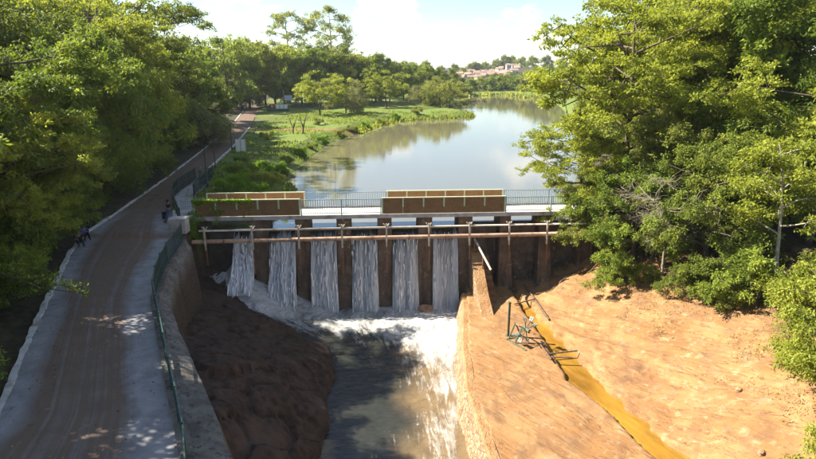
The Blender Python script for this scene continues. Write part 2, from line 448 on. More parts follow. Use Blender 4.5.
def terrain(x, y):
    """height and cover weights (clay, rock, grass)"""
    n1 = fbm(x * 0.35, y * 0.35, 1, 4); n2 = fbm(x * 1.1, y * 1.1, 5, 4); n3 = fbm(x * 0.05, y * 0.05, 9, 3)
    # upstream
    sd = sdist(x, y, lake_poly)
    shore = np.where(sd < 0, LAKE_Z - 0.3 * np.minimum(-sd, 4), LAKE_Z + 0.05 + 0.42 * np.minimum(np.maximum(sd, 0), 3.1))
    up = shore + np.where(sd > 2.5, n1 * 0.25 * sstep(2.5, 6, sd), 0)
    hill_l = sstep(0.5, 45, xRoadL(y) - x) * 9.0
    hill_r = sstep(0, 40, x - np.interp(y, [40, 60, 100, 200, 300], [20, 26, 40, 64, 75])) * 6
    far = sstep(330, 640, y) * (6.0 + 4 * n3) * np.exp(-((x - 70) / 600.0) ** 2) + sstep(500, 1400, y) * 6
    back = sstep(150, 330, y - 0.4 * x) * 2.5 * sstep(10, 40, sd)
    up = up + hill_l + hill_r + far + back
    onroad = (sstep(-2.0, 0.0, x - xRoadL(y))) * (1 - sstep(0.0, 2.5, x - xRoadR(y)))
    # downstream, row by row between its lines
    f, rl, p, cl, cr, t = xF(y), xRl(y), xP(y), xCl(y), xCr(y), xT(y)
    zt = zT(y)
    rl = np.maximum(rl, f + 0.6)
    zr = zRl(y)
    wz = river_z(x, y)
    zb = np.interp(y, [4, 13, 22, 30, 36, 42], [-3.2, -3.0, -2.9, -3.4, -4.2, -4.7])
    def lerp(xa, za, xb, zb_):
        k = np.clip((x - xa) / np.maximum(xb - xa, 0.05), 0, 1); return za + (zb_ - za) * k, k
    slab = np.abs(fbm(x * 0.30 + y * 0.12, y * 0.22 - x * 0.2, 21, 4))
    step = np.floor((fbm(x * 0.22, y * 0.3, 33, 3) + 0.5) * 7) / 7
    rock, kr = lerp(f + 0.35, zb, rl, zr + 0.40)
    bulge = np.sin(np.clip(kr, 0, 1) * PI)
    ca, sa = math.cos(0.5), math.sin(0.5)
    ph, pj = plates(x * ca - y * sa, x * sa + y * ca, 1.5, 3.0, 11)
    ph2, pj2 = plates(x * ca + y * sa, -x * sa + y * ca, 1.9, 3.4, 27)
    ph3, pj3 = plates(x * ca + y * sa, -x * sa + y * ca, 0.8, 1.3, 41)
    rock = rock + (0.35 + 0.65 * np.sqrt(bulge)) * (0.46 * ph - 0.26 * sstep(0.06, 0.015, pj)) + bulge * (0.55 + 0.8 * (step - 0.5) + 0.5 * slab + 0.12 * n2) * np.clip((rl - f) / 6, 0.2, 1) * (1 - 0.85 * sstep(33, 40, y))
    bed = wz - 0.45 - 0.2 * n2 + 0.5 * sstep(4.0, 1.0, np.hypot(x - 3.2, (y - 35.5) * 0.6)) * (0.3 + n2)
    platz = PLAT_Z + 0.10 * n1 + 0.03 * n2 + 0.05 * ph2 - 0.03 * sstep(0.05, 0.01, pj2) + np.interp(y, [20, 30, 41], [-0.05, 0.0, 0.12])
    chb = CHAN_Z - 0.3
    gull = 1 - np.abs(np.sin((x * 0.55 + y * 0.9) * 0.9 + 4 * n1))
    kb = np.clip((x - cr) / np.maximum(t - cr, 1), 0, 1)
    bank = (PLAT_Z + 0.02) + (zt - PLAT_Z) * (kb ** 1.25) + np.sin(np.clip(kb * 1.05, 0, 1) * PI) * (0.16 * n1 * 2 + 0.08 * gull + 0.05 * n2) + 0.02 * n2
    la, lb = x * 0.62 - y * 0.78, x * 0.78 + y * 0.62
    lt = fbm(la * 0.16, lb * 0.55, 63, 4) * 5
    ledge = np.floor(lt) + sstep(0.55, 1.0, lt - np.floor(lt))
    bank = bank + sstep(0.02, 0.2, kb) * (0.15 * ledge + 0.10 * ph2 * np.clip(n1 + 0.3, 0, 1))
    bank = bank + np.clip((x - t) * 0.32, 0, 3.6 + n1)
    dn = np.where(x < f + 0.1, 0.0 - 0.06, 0)
    dn = np.where((x >= f + 0.1) & (x < rl), np.where(x < f + 0.35, -2.2, rock), dn)
    dn = np.where((x >= rl) & (x < p + 0.30), bed, dn)
    dn = np.where((x >= p + 0.30) & (x < cl), platz, dn)
    edge_l = sstep(0, 0.35, x - cl + 0.25 * n2); edge_r = sstep(0, 0.5, cr - x + 0.55 * n2 + 0.4 * n1)
    dn = np.where((x >= cl) & (x < cr + 0.4), platz * (1 - np.minimum(edge_l, edge_r)) + chb * np.minimum(edge_l, edge_r), dn)
    dn = np.where(x >= cr + 0.4, bank, dn)
    dn = np.where(x < f + 0.1, hill_l - 0.06 + 0.1 * n1 * sstep(0.3, 2, xRoadL(y) - x), dn)
    v = y - dam_y(x)
    wside = sstep(13.0, 18.0, x)
    k_in = sstep(0.9, 1.5, v); k_out = sstep(-5.0, 9.0, v)
    k = k_in * (1 - wside) + k_out * wside
    k = np.where(x < -16.6, 1.0 * sstep(-1, 1, v), k)
    land_r = np.maximum(up, -0.7 + 0.2 * n1)
    upm = np.where((x > 13.5) & (v < 10), land_r * sstep(13.5, 16, x) + up * (1 - sstep(13.5, 16, x)), up)
    z = dn * (1 - k) + upm * k
    z = z - 0.10 * onroad * (x < xF(y) + 50)
    z = np.where(onroad > 0.99, np.minimum(z, -0.05), z)
    # cover
    dnw = 1 - k
    clay = dnw * sstep(0, 0.3, x - p) * (1 - sstep(0.5, 4.0, x - t + 3 * n1))
    rockw = dnw * (x > f) * (1 - sstep(-0.3, 0.0, x - p))
    grass = k * (x > xRoadR(y) - 0.5) * (1 - sstep(14, 40, sd)) * (x < 20 + (y > 200) * 400)
    grass = np.maximum(grass, sstep(120, 160, y) * (1 - sstep(40, 90, sd)) * (x > xRoadR(y)))
    path = k * sstep(1.7, 0.9, np.abs(y - (118 + 0.35 * (x + 20) + 6 * np.sin(x * 0.1)))) * (x > -40) * (x < 3)
    clay = np.maximum(clay, path * 0.9)
    # the track on the right bank and its bare verge
    tr = sstep(2.6, 1.4, np.abs((y - 43.5) - 0.42 * (x - 25))) * (x > 20.5)
    clay = np.maximum(clay, tr)
    return z, clay, rockw, np.clip(grass - path, 0, 1)


def axis(a, b, step, lo, hi, g=1.16, cap=60):
    c = list(np.arange(a, b, step)); s = step; x = c[-1]
    while x < hi: s = min(s * g, cap); x += s; c.append(x)
    s = step; x = c[0]; pre = []
    while x > lo: s = min(s * g, cap); x -= s; pre.append(x)
    return np.array(pre[::-1] + c)


gx = axis(-19, 24, 0.15, -1200, 1200, 1.10, 60)
gy = axis(12, 45.5, 0.15, -60, 2600, 1.035, 60)
XX, YY = np.meshgrid(gx, gy)
ZZ, cl_, rk_, gr_ = terrain(XX, YY)
NX, NY = len(gx), len(gy)
idx = np.arange(NX * NY).reshape(NY, NX)
gf = np.stack([idx[:-1, :-1], idx[:-1, 1:], idx[1:, 1:], idx[1:, :-1]], -1).reshape(-1, 4)


def ground_material():
    s = Nodes('ground_cover')
    w = s.coord('World')
    zone = s.attr('zone', 'Color')
    z = s.new('SeparateColor'); s.put(z, 0, zone)
    big, mid, fine = s.noise(0.35, 6, w, 0.6), s.noise(2.1, 7, w, 0.62), s.noise(22, 5, w)
    strat = s.noise(0.9, 8, s.stretched(w, -0.9, 3.2, 0.8), 0.68, 0.7)
    floor = s.mix(s.ramp(mid, [(0.4, 0.0), (0.65, 1.0)]), (0.035, 0.030, 0.016), (0.075, 0.062, 0.030))
    grass = s.mix(s.ramp(mid, [(0.35, 0.0), (0.65, 1.0)]), (0.060, 0.105, 0.014), (0.155, 0.190, 0.032))
    grass = s.mix(s.ramp(big, [(0.56, 0.0), (0.70, 1.0)]), grass, (0.23, 0.19, 0.08))
    clay = s.mix(s.ramp(big, [(0.34, 0.0), (0.62, 1.0)]), (0.240, 0.120, 0.044), (0.320, 0.184, 0.080))
    clay = s.mix(s.ramp(strat, [(0.47, 0.0), (0.62, 1.0)]), clay, (0.225, 0.112, 0.046))
    clay = s.mix(s.ramp(mid, [(0.55, 0.0), (0.70, 1.0)]), clay, (0.345, 0.225, 0.122))
    line = s.noise(1.0, 6, s.stretched(w, -0.9, 4.5, 0.5), 0.6, 1.0)
    clay = s.mix(s.ramp(line, [(0.485, 0.0), (0.497, 0.8), (0.503, 0.8), (0.515, 0.0)]), clay, (0.085, 0.045, 0.024))
    stain = s.noise(0.55, 8, s.mapped(w, (1.3, 0.8, 1), (0, 0, -0.5)), 0.7, 0.8)
    clay = s.mix(s.ramp(stain, [(0.50, 0.0), (0.66, 0.75)]), clay, (0.155, 0.085, 0.045))
    clay = s.mix(s.ramp(s.noise(1.1, 8, w, 0.72), [(0.56, 0.0), (0.68, 0.6)]), clay, (0.20, 0.165, 0.115))
    rock = s.mix(s.ramp(mid, [(0.36, 0.0), (0.66, 1.0)]), (0.030, 0.019, 0.013), (0.085, 0.053, 0.036))
    rock = s.mix(s.ramp(big, [(0.50, 0.0), (0.68, 1.0)]), rock, (0.092, 0.063, 0.047))
    col = s.mix(z.outputs[2], floor, grass)
    col = s.mix(z.outputs[0], col, clay)
    col = s.mix(z.outputs[1], col, rock)
    col = s.mix(0.4, col, s.ramp(fine, [(0.28, 0.45), (0.7, 1.0)]), 'MULTIPLY')
    s.set(color=col, rough=0.92, spec=0.2)
    h = s.math('ADD', s.math('MULTIPLY', mid, 0.55), s.math('ADD', s.math('MULTIPLY', fine, 0.25), s.math('MULTIPLY', strat, 0.7)))
    s.bump(h, 0.6, 0.12)
    return s.m


me = np_mesh('ground', np.stack([XX, YY, ZZ], -1).reshape(-1, 3), gf, ground_material(), True)
za = me.attributes.new('zone', 'FLOAT_COLOR', 'POINT')
za.data.foreach_set('color', np.stack([cl_, rk_, gr_, np.ones_like(cl_)], -1).astype(np.float32).ravel())
tag(mesh_obj('ground', me), 'forest floor, grass bank, dark rock and orange clay of the valley', None, None, 'structure')


def ground_z(x, y): return float(terrain(np.array([x], float), np.array([y], float))[0][0])


# ------------------------------------------------------------------ water
def lake_material():
    s = Nodes('lake_water')
    w = s.coord('World')
    s.set(color=(0.120, 0.108, 0.068), rough=0.03, spec=0.5)
    s.p.inputs['IOR'].default_value = 2.3
    h = s.math('ADD', s.noise(0.9, 4, s.mapped(w, (0.55, 1.5, 1))), s.math('MULTIPLY', s.noise(4.5, 3, s.mapped(w, (0.6, 1.4, 1))), 0.25))
    s.bump(h, 0.05, 0.10)
    return s.m


v = [(-40, dam_y(-40) + 1.15, LAKE_Z), (90, dam_y(90) + 1.15, LAKE_Z), (140, 340, LAKE_Z), (-40, 340, LAKE_Z)]
me = np_mesh('lake', v, [(0, 1, 2, 3)], lake_material())
tag(mesh_obj('lake', me), 'calm lake held up behind the dam', None, None, 'structure')


def river_material():
    s = Nodes('river_water')
    w = s.coord('World')
    foam = s.attr('foam')
    flow = s.attr('flow', 'Vector')
    n1 = s.noise(1.0, 9, flow, 0.72, 0.9); n2 = s.noise(5.0, 6, w, 0.65)
    n3 = s.noise(16, 4, w, 0.6)
    k = s.math('ADD', s.math('MULTIPLY', n1, 1.25), s.math('ADD', s.math('MULTIPLY', n2, 0.26), s.math('MULTIPLY', n3, 0.10)))
    m = s.math('SUBTRACT', s.math('ADD', foam, k), 1.24)
    mask = s.ramp(m, [(0.0, 0.0), (0.40, 1.0)])
    shallow = s.attr('shallow')
    base = s.mix(shallow, (0.024, 0.025, 0.020), (0.20, 0.135, 0.066))
    fc = s.mix(s.ramp(s.noise(2.4, 8, flow, 0.75, 1.2), [(0.38, 0.0), (0.62, 1.0)]), (0.26, 0.25, 0.22), (0.56, 0.56, 0.545))
    col = s.mix(mask, base, fc)
    s.set(color=col, rough=s.ramp(mask, [(0, 0.10), (1, 0.65)]), spec=0.5)
    h = s.math('ADD', s.math('MULTIPLY', s.noise(1.9, 5, s.mapped(w, (0.8, 1.9, 1), (0, 0, 0.5)), 0.6, 0.8), 1.3), s.math('MULTIPLY', mask, s.math('MULTIPLY', n1, 1.0)))
    s.bump(h, 0.6, 0.12)
    return s.m


rx = np.arange(-16, 4.8, 0.11); ry = np.arange(8, 44.2, 0.11)
RX, RY = np.meshgrid(rx, ry)
RZ = river_z(RX, RY)
vv = RY - dam_y(RX)
arc = np.abs(np.interp(RX, [-16, -12, -9, -5, -1, 2, 5], [-2.6, -3.6, -5.0, -6.6, -7.6, -9.0, -10.0]))      # how far the broken water reaches
near = 1 - sstep(0.5, 1.15, -vv / arc)
jet_x = np.interp(RY, [8, 24, 28, 32, 36, 40], [1.6, 1.5, 2.1, 2.5, 1.4, 0.5])
jet = np.exp(-((RX - jet_x) / np.interp(RY, [8, 24, 32, 38], [1.0, 1.25, 1.6, 2.6])) ** 2) * sstep(41, 36, RY)
chute = sstep(0.25, 1.0, (RZ - RIVER_Z) / 1.6)
foam = np.clip(0.22 + 0.54 * near + 0.23 * jet + 0.55 * chute + 0.20 * sstep(-3.0, 2.0, RX) * sstep(23, 32, RY), 0, 1.0)
foam = foam + 0.25 * fbm(RX * 0.6, RY * 0.6, 51, 3)
turb = np.clip(near + 0.5 * jet, 0.0, 1)
RZ = RZ + (0.04 + 0.20 * turb) * fbm(RX * 1.1, RY * 0.9, 41, 4) + 0.07 * turb * fbm(RX * 3.6, RY * 2.2, 43, 3) + 0.025 * fbm(RX * 2.2, RY * 1.2, 47, 2) + 0.075 * fbm(RX * 1.5 + RY * 0.5, RY * 3.2 - RX * 0.8, 49, 3)
RZ = RZ + 0.25 * near
shallow = np.clip(sstep(-1.6, 1.4, RX - 0.25 * (RY - 30) * 0 + 1.5 * fbm(RX * .4, RY * .4, 61, 3)) * 0.75 + 0.6 * sstep(1.0, 0.1, RX - xRl(RY)) * (RY < 26), 0, 0.9)
ridx = np.arange(RX.size).reshape(RX.shape)
rf = np.stack([ridx[:-1, :-1], ridx[:-1, 1:], ridx[1:, 1:], ridx[1:, :-1]], -1).reshape(-1, 4)
keep = ((RX > xRl(RY) - 1.2) & (RX < xP(RY) - 0.02) & (vv < 0.6))
kq = keep[:-1, :-1] & keep[1:, 1:] & keep[:-1, 1:] & keep[1:, :-1]
me = np_mesh('river', np.stack([RX, RY, RZ], -1).reshape(-1, 3), rf[kq.ravel()], river_material(), True)
for nm, arr in (('foam', foam), ('shallow', shallow)):
    me.attributes.new(nm, 'FLOAT', 'POINT').data.foreach_set('value', arr.astype(np.float32).ravel())
# flow coordinates: stretched along the way the water runs
th = np.interp(RX, [-14, -8, -3, 1, 4], [0.95, 0.85, 0.45, 0.1, 0.0]) * sstep(0.0, 3.0, -vv)
fl = np.stack([(RX * np.cos(th) + (RY - 40) * np.sin(th)) * 2.1, ((RY - 40) * np.cos(th) - RX * np.sin(th)) * 0.42, np.zeros_like(RX)], -1)
me.attributes.new('flow', 'FLOAT_VECTOR', 'POINT').data.foreach_set('vector', fl.astype(np.float32).ravel())
tag(mesh_obj('river', me), 'foaming river running off from the foot of the dam', None, None, 'structure')


def channel_material():
    s = Nodes('yellow_channel_water')
    w = s.coord('World')
    col = s.mix(s.ramp(s.noise(0.45, 6, s.stretched(w, -1.2, 2.5, 0.8), 0.65), [(0.35, 0.0), (0.62, 1.0)]), (0.135, 0.062, 0.012), (0.32, 0.170, 0.026))
    s.set(color=col, rough=0.06, spec=0.8)
    s.bump(s.noise(3.0, 3, w), 0.12, 0.05)
    return s.m


cyv = np.linspace(5, 44, 80)
me = np_mesh('channel_water', [(xCl(y) - 1.2, y, CHAN_Z) for y in cyv] + [(xCr(y) + 1.2, y, CHAN_Z) for y in cyv],
             [(i, i + 80, i + 81, i + 1) for i in range(79)], channel_material())
tag(mesh_obj('channel_water', me), 'still yellow water lying in the narrow side channel', None, None, 'structure')


# ------------------------------------------------------------------ road, kerbs, ramp
def road_material():
    s = Nodes('muddy_concrete_road')
    w = s.coord('World')
    uv = s.new('UVMap').outputs['UV']
    q = s.sep(uv)
    u = q[0]
    wob = s.math('MULTIPLY', s.math('SUBTRACT', s.noise(0.35, 4, w), 0.5), 0.22)
    uu = s.math('ADD', u, wob)
    track = s.noise(1.0, 5, s.mapped(uv, (26, 0.05, 1)), 0.6)
    mud = s.ramp(uu, [(0.10, 0.0), (0.20, 1.0)])
    mud2 = s.ramp(uu, [(0.70, 1.0), (0.80, 0.0)])
    mk = s.math('MULTIPLY', mud, mud2)
    mk = s.math('MULTIPLY', mk, s.ramp(track, [(0.30, 0.45), (0.55, 1.0)]))
    # beyond the bridge the whole width is earth
    mk = s.math('MAXIMUM', mk, s.ramp(s.math('DIVIDE', s.sep(w)[1], 100.0), [(0.405, 0.0), (0.455, 1.0)]))
    band = s.ramp(s.math('ABSOLUTE', s.math('SUBTRACT', s.math('ADD', s.sep(w)[1], s.math('MULTIPLY', s.noise(0.8, 4, w), 1.6)), 38.2)), [(0.25, 0.75), (0.9, 0.0)])
    conc = s.mix(s.ramp(s.noise(1.4, 7, w, 0.65), [(0.35, 0.0), (0.65, 1.0)]), (0.19, 0.187, 0.19), (0.29, 0.286, 0.29))
    dirt = s.mix(s.ramp(s.noise(0.9, 7, w, 0.6), [(0.35, 0.0), (0.65, 1.0)]), (0.098, 0.060, 0.038), (0.155, 0.102, 0.067))
    dirt = s.mix(s.ramp(track, [(0.42, 0.0), (0.62, 1.0)]), dirt, (0.15, 0.107, 0.076))
    dirt = s.mix(s.math('MULTIPLY', band, 0.8), dirt, (0.17, 0.065, 0.025))
    col = s.mix(s.math('MAXIMUM', mk, band), conc, dirt)
    fine = s.noise(30, 4, w)
    col = s.mix(0.35, col, s.ramp(fine, [(0.3, 0.4), (0.7, 1.0)]), 'MULTIPLY')
    s.set(color=col, rough=0.9, spec=0.25)
    s.bump(s.math('ADD', s.math('MULTIPLY', track, 0.6), s.math('MULTIPLY', fine, 0.4)), 0.45, 0.04)
    return s.m


rys = np.concatenate([np.arange(4, 60, 0.5), np.arange(60, 215, 2.0)])
NC = 14
rv, ruv = [], []
for y in rys:
    a, b = float(xRoadL(y)), float(xRoadR(y))
    for i in range(NC + 1):
        k = i / NC
        x = a + (b - a) * k
        rv.append((x, y, 0.012 + 0.03 * math.sin(k * PI) + 0.012 * float(fbm(np.array([x * 1.4]), np.array([y * 0.5]), 3, 2)[0])))
        ruv.append((k, y))
rfc = [(r * (NC + 1) + i, r * (NC + 1) + i + 1, (r + 1) * (NC + 1) + i + 1, (r + 1) * (NC + 1) + i) for r in range(len(rys) - 1) for i in range(NC)]
me = np_mesh('road', rv, rfc, road_material(), True)
uvl = me.uv_layers.new(name='UVMap')
li = np.zeros(len(me.loops), np.int32); me.loops.foreach_get('vertex_index', li)
uvl.data.foreach_set('uv', np.array(ruv, np.float32)[li].ravel())
tag(mesh_obj('road', me), 'concrete road covered in brown mud with tyre tracks', None, None, 'structure')


def strip(path, half, h, z0, mat, name, jitter=0.0):
    """a kerb of real height along a path"""
    p = [Vector(q) for q in path]; vs = []; fs = []
    for i, q in enumerate(p):
        t = (p[min(i + 1, len(p) - 1)] - p[max(i - 1, 0)]).normalized(); n = Vector((t.y, -t.x, 0))
        j = 1 + random.uniform(-jitter, jitter); hh = h * (1 + random.uniform(-jitter, jitter))
        off = n * random.uniform(-jitter, jitter) * 0.12
        for a, z in ((-half * j, z0), (-half * j * 0.85, z0 + hh), (half * j * 0.85, z0 + hh), (half * j, z0)):
            r = q + n * a + off; vs.append((r.x, r.y, z))
    for i in range(len(p) - 1):
        for k in range(3): fs.append((i * 4 + k, i * 4 + k + 1, i * 4 + k + 5, i * 4 + k + 4))
    return np_mesh(name, vs, fs, mat)


def kerb_path(fx, y0, y1, st, dx): return [(float(fx(y)) + dx, y, 0) for y in np.arange(y0, y1, st)]


for path, nm, lab in ((kerb_path(xRoadL, 5, 36.6, 0.35, -0.1), 'kerb', 'rough pale kerb along the near left roadside'),
                      (kerb_path(xRoadL, 38.4, 205, 0.8, -0.1), 'kerb', 'whitewashed kerb running up the far left roadside'),
                      (kerb_path(xRoadR, 66, 118, 0.8, 0.1), 'kerb', 'whitewashed kerb between far road and grass bank')):
    tag(mesh_obj(nm, strip(path, 0.13, 0.17, -0.08, M['kerb'], nm, 0.25)), lab, None, None, 'structure')

ramp_px = [(178, 217), (173.5, 197), (180, 190), (196, 180), (213.5, 176), (203, 187), (196, 194), (196, 216)]
rp = [G(a, b, 0.03) for a, b in ramp_px]
me = bpy.data.meshes.new('ramp'); me.from_pydata([tuple(p) for p in rp] + [(p.x, p.y, -0.4) for p in rp], [], [tuple(range(8))[::-1]] + [(i, (i + 1) % 8, 8 + (i + 1) % 8, 8 + i) for i in range(8)])
me.materials.append(M['concrete'])
tag(mesh_obj('path', me), 'pale concrete path curving from the road to the bridge', None, None, 'structure')

# ------------------------------------------------------------------ retaining wall beside the road
fs_y = np.concatenate([np.arange(5.5, 36.4, 0.4)])
rw_v, rw_f = [], []
for i, y in enumerate(fs_y):
    x = float(xF(y))
    w1 = float(np.interp(y, [6, 16, 22, 27, 34], [1.5, 1.35, 1.05, 0.62, 0.5]))
    w2 = float(np.interp(y, [6, 16, 22, 27, 34], [2.3, 2.15, 1.55, 0.85, 0.8]))
    j = float(fbm(np.array([y * 0.9]), np.array([3.3]), 8, 3)[0])
    for ox, z in ((-0.22, -0.3), (-0.22, 0.10), (0.24, 0.10), (0.26, -0.10 + 0.05 * j), (w1 * 0.6, -0.22 + 0.08 * j), (w1 + 0.12 * j, -0.42 + 0.1 * j), ((w1 + w2) / 2 + 0.2 * j, -1.8), (w2 + 0.1 * j, -3.2), (w2 + 0.15, -5.5)):
        rw_v.append((x + ox, y, z))
for i in range(len(fs_y) - 1):
    for k in range(8): rw_f.append((i * 9 + k, i * 9 + k + 1, i * 9 + k + 10, i * 9 + k + 9))


def wall_material():
    s = Nodes('mottled_wall_concrete')
    w = s.coord('World')
    a, b, c = s.noise(1.1, 8, w, 0.65), s.noise(5, 6, w, 0.6), s.noise(26, 4, w)
    col = s.mix(s.ramp(a, [(0.38, 0.0), (0.62, 1.0)]), (0.105, 0.095, 0.080), (0.21, 0.19, 0.165))
    col = s.mix(s.ramp(b, [(0.52, 0.0), (0.68, 1.0)]), col, (0.055, 0.048, 0.038))
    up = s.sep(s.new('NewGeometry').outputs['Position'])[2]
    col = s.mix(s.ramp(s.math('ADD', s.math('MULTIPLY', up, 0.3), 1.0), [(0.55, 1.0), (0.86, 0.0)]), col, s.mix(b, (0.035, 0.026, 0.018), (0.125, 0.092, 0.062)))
    col = s.mix(0.4, col, s.ramp(c, [(0.3, 0.4), (0.7, 1.0)]), 'MULTIPLY')
    s.set(color=col, rough=0.92, spec=0.2)
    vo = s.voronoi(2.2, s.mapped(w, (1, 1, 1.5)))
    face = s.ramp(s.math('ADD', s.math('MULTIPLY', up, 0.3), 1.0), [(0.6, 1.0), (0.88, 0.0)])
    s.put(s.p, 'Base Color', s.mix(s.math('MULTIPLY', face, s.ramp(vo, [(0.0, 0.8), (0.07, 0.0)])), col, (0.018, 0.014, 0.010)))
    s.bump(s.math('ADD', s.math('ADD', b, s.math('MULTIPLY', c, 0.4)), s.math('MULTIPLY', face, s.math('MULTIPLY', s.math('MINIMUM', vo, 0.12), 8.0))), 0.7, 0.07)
    return s.m


M['wall'] = wall_material()
rw = empty('retaining_wall', (0, 0, 0), 0, 'mottled grey concrete retaining wall carrying the long green roadside fence', 'retaining wall')
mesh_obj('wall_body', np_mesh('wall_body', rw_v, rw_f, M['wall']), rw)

# stone-faced wall between river and clay platform
ply = np.arange(8, 43, 0.35)
pw_v, pw_f = [], []
for i, y in enumerate(ply):
    x = float(xP(y)); j = float(fbm(np.array([y * 0.7]), np.array([9.3]), 18, 3)[0]); zt_ = PLAT_Z + 0.05 + 0.05 * j
    for ox, z in ((0.75, zt_ - 0.30), (0.45, zt_ - 0.06), (0.02 + 0.1 * j, zt_ - 0.03), (-0.08 + 0.1 * j, zt_ - 0.14), (-0.30 + 0.15 * j, -7.3), (-0.55 + 0.25 * j, -8.2), (-0.7, -9.3)):
        pw_v.append((x + ox, y, z))
for i in range(len(ply) - 1):
    for k in range(6): pw_f.append((i * 7 + k, i * 7 + k + 1, i * 7 + k + 8, i * 7 + k + 7))


def clay_wall_material():
    s = Nodes('clay_stained_masonry')
    w = s.coord('World')
    a, b = s.noise(0.8, 7, w, 0.6), s.noise(14, 5, w)
    vor = s.voronoi(3.6, w)
    cell = s.voronoi(3.6, w, 'F1', 'Color')
    col = s.mix(s.ramp(a, [(0.35, 0.0), (0.65, 1.0)]), (0.250, 0.128, 0.052), (0.340, 0.205, 0.100))
    nz = s.sep(s.new('NewGeometry').outputs['Normal'])[2]
    side = s.ramp(nz, [(0.45, 1.0), (0.7, 0.0)])
    stone = s.mix(s.ramp(vor, [(0.0, 0.0), (0.10, 1.0)]), (0.12, 0.075, 0.045), s.mix(s.sep(cell)[0], (0.24, 0.145, 0.085), (0.42, 0.28, 0.17)))
    col = s.mix(side, col, stone)
    col = s.mix(0.35, col, s.ramp(b, [(0.3, 0.4), (0.7, 1.0)]), 'MULTIPLY')
    s.set(color=col, rough=0.9, spec=0.2)
    s.bump(s.math('ADD', s.math('MULTIPLY', s.math('MINIMUM', vor, 0.12), 5.0), s.math('MULTIPLY', b, 0.4)), 0.7, 0.06)
    return s.m


M['clay_wall'] = clay_wall_material()
tag(mesh_obj('stone_wall', np_mesh('stone_wall', pw_v, pw_f, M['clay_wall'])), 'low stone wall edging the orange platform above the river', 'stone wall')

# ------------------------------------------------------------------ the dam
PITCH = BLEN * 41.2 / 368.0
U0 = BLEN * (256.5 - 197) / 368.0 + 0.05               # centre of the first pier
PW = PITCH * 0.345
dam = empty('dam', BL, BANG, 'brown stained concrete dam with piers and open spill bays', 'dam')
NP = 9
foot_z = [-9, -9, -9, -9, -9, -9, -7.0, -6.6, -5.8]
pier_u = [U0 + i * PITCH for i in range(NP)]


def pier(u, zf, w, name='pier', fwd=1.0, flare=1.0):
    m = MB()
    top, mid = -0.30, -1.9
    a = w / 2
    m.hexa([(u - a, 0.10, mid), (u + a, 0.10, mid), (u + a, 2.5, mid), (u - a, 2.5, mid), (u - a, 0.16, top), (u + a, 0.16, top), (u + a, 2.5, top), (u - a, 2.5, top)])
    b = a * flare
    m.hexa([(u - b, -0.55 * fwd, zf), (u + b, -0.55 * fwd, zf), (u + b, 1.6, zf), (u - b, 1.6, zf), (u - a, 0.10, mid - 0.004), (u + a, 0.10, mid - 0.004), (u + a, 1.6, mid - 0.004), (u - a, 1.6, mid - 0.004)])
    o = m.obj(name, M['pier'], dam)
    bev = o.modifiers.new('bevel', 'BEVEL'); bev.width = 0.04; bev.segments = 2
    return o


for i in range(NP):
    if i < 6: pier(pier_u[i], foot_z[i], PW)
    else:
        pier(pier_u[i], foot_z[i], PW * 0.8, fwd=1.5, flare=1.45)
        b = MB().box((pier_u[i], -0.2, foot_z[i] + 0.22), (PW * 1.75, 1.9, 0.75), 0, 0.86).obj('footing', M['old_concrete'], dam)
        b.modifiers.new('bevel', 'BEVEL').width = 0.05
# weir faces and crest sills, one per bay
for i in range(-1, NP):
    ua = (pier_u[i] + PW / 2) if i >= 0 else -0.9
    ub = (pier_u[i + 1] - PW / 2) if i + 1 < NP else BLEN + 5
    m = MB()
    if i < 5:
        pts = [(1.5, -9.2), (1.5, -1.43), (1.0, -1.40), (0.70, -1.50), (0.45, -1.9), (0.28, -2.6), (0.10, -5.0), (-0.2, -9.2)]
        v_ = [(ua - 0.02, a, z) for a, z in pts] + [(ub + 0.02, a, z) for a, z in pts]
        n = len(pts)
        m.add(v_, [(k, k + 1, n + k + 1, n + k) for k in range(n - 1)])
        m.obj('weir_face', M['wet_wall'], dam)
    else:
        m.box(((ua + ub) / 2, 1.15, -5.0), (ub - ua + 0.04, 0.7, 7.7))
        m.obj('bay_wall', M['old_concrete'], dam)
        MB().box(((ua + ub) / 2, 0.70, -2.25), (ub - ua, 0.25, 0.28)).obj('crossbeam', M['old_concrete'], dam)
# left abutment under the deck
ab = MB().hexa([(-3.2, -0.15, -7), (-0.55, -0.15, -7), (-0.9, 3.4, -7), (-3.2, 3.4, -7), (-3.2, 0.05, -0.26), (-0.75, 0.05, -0.26), (-0.9, 3.4, -0.26), (-3.2, 3.4, -0.26)]).obj('abutment', M['old_concrete'], dam)
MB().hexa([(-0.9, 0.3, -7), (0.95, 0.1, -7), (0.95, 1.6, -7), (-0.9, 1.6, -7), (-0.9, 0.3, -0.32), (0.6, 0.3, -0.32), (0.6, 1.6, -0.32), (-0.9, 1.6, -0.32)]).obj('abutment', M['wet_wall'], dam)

# ------------------------------------------------------------------ footbridge on the piers
DW = 2.55
bridge = empty('footbridge', BL, BANG, 'narrow footbridge across the dam with brown guard boards and barred railings', 'footbridge')
m = MB(); m.box((BLEN / 2 + 0.6, DW / 2 + 0.05, -0.14), (BLEN + 6.4, DW, 0.26)); m.obj('deck_slab', M['deck'], bridge)
m = MB(); m.box((BLEN / 2 + 1.2, -0.02, -0.17), (BLEN + 4.6, 0.16, 0.30)); m.obj('edge_beam', M['deck_edge'], bridge)
m = MB(); m.box((BLEN / 2 + 0.6, DW + 0.16, -0.10), (BLEN + 6.4, 0.2, 0.36)); m.obj('edge_beam', M['deck_edge'], bridge)


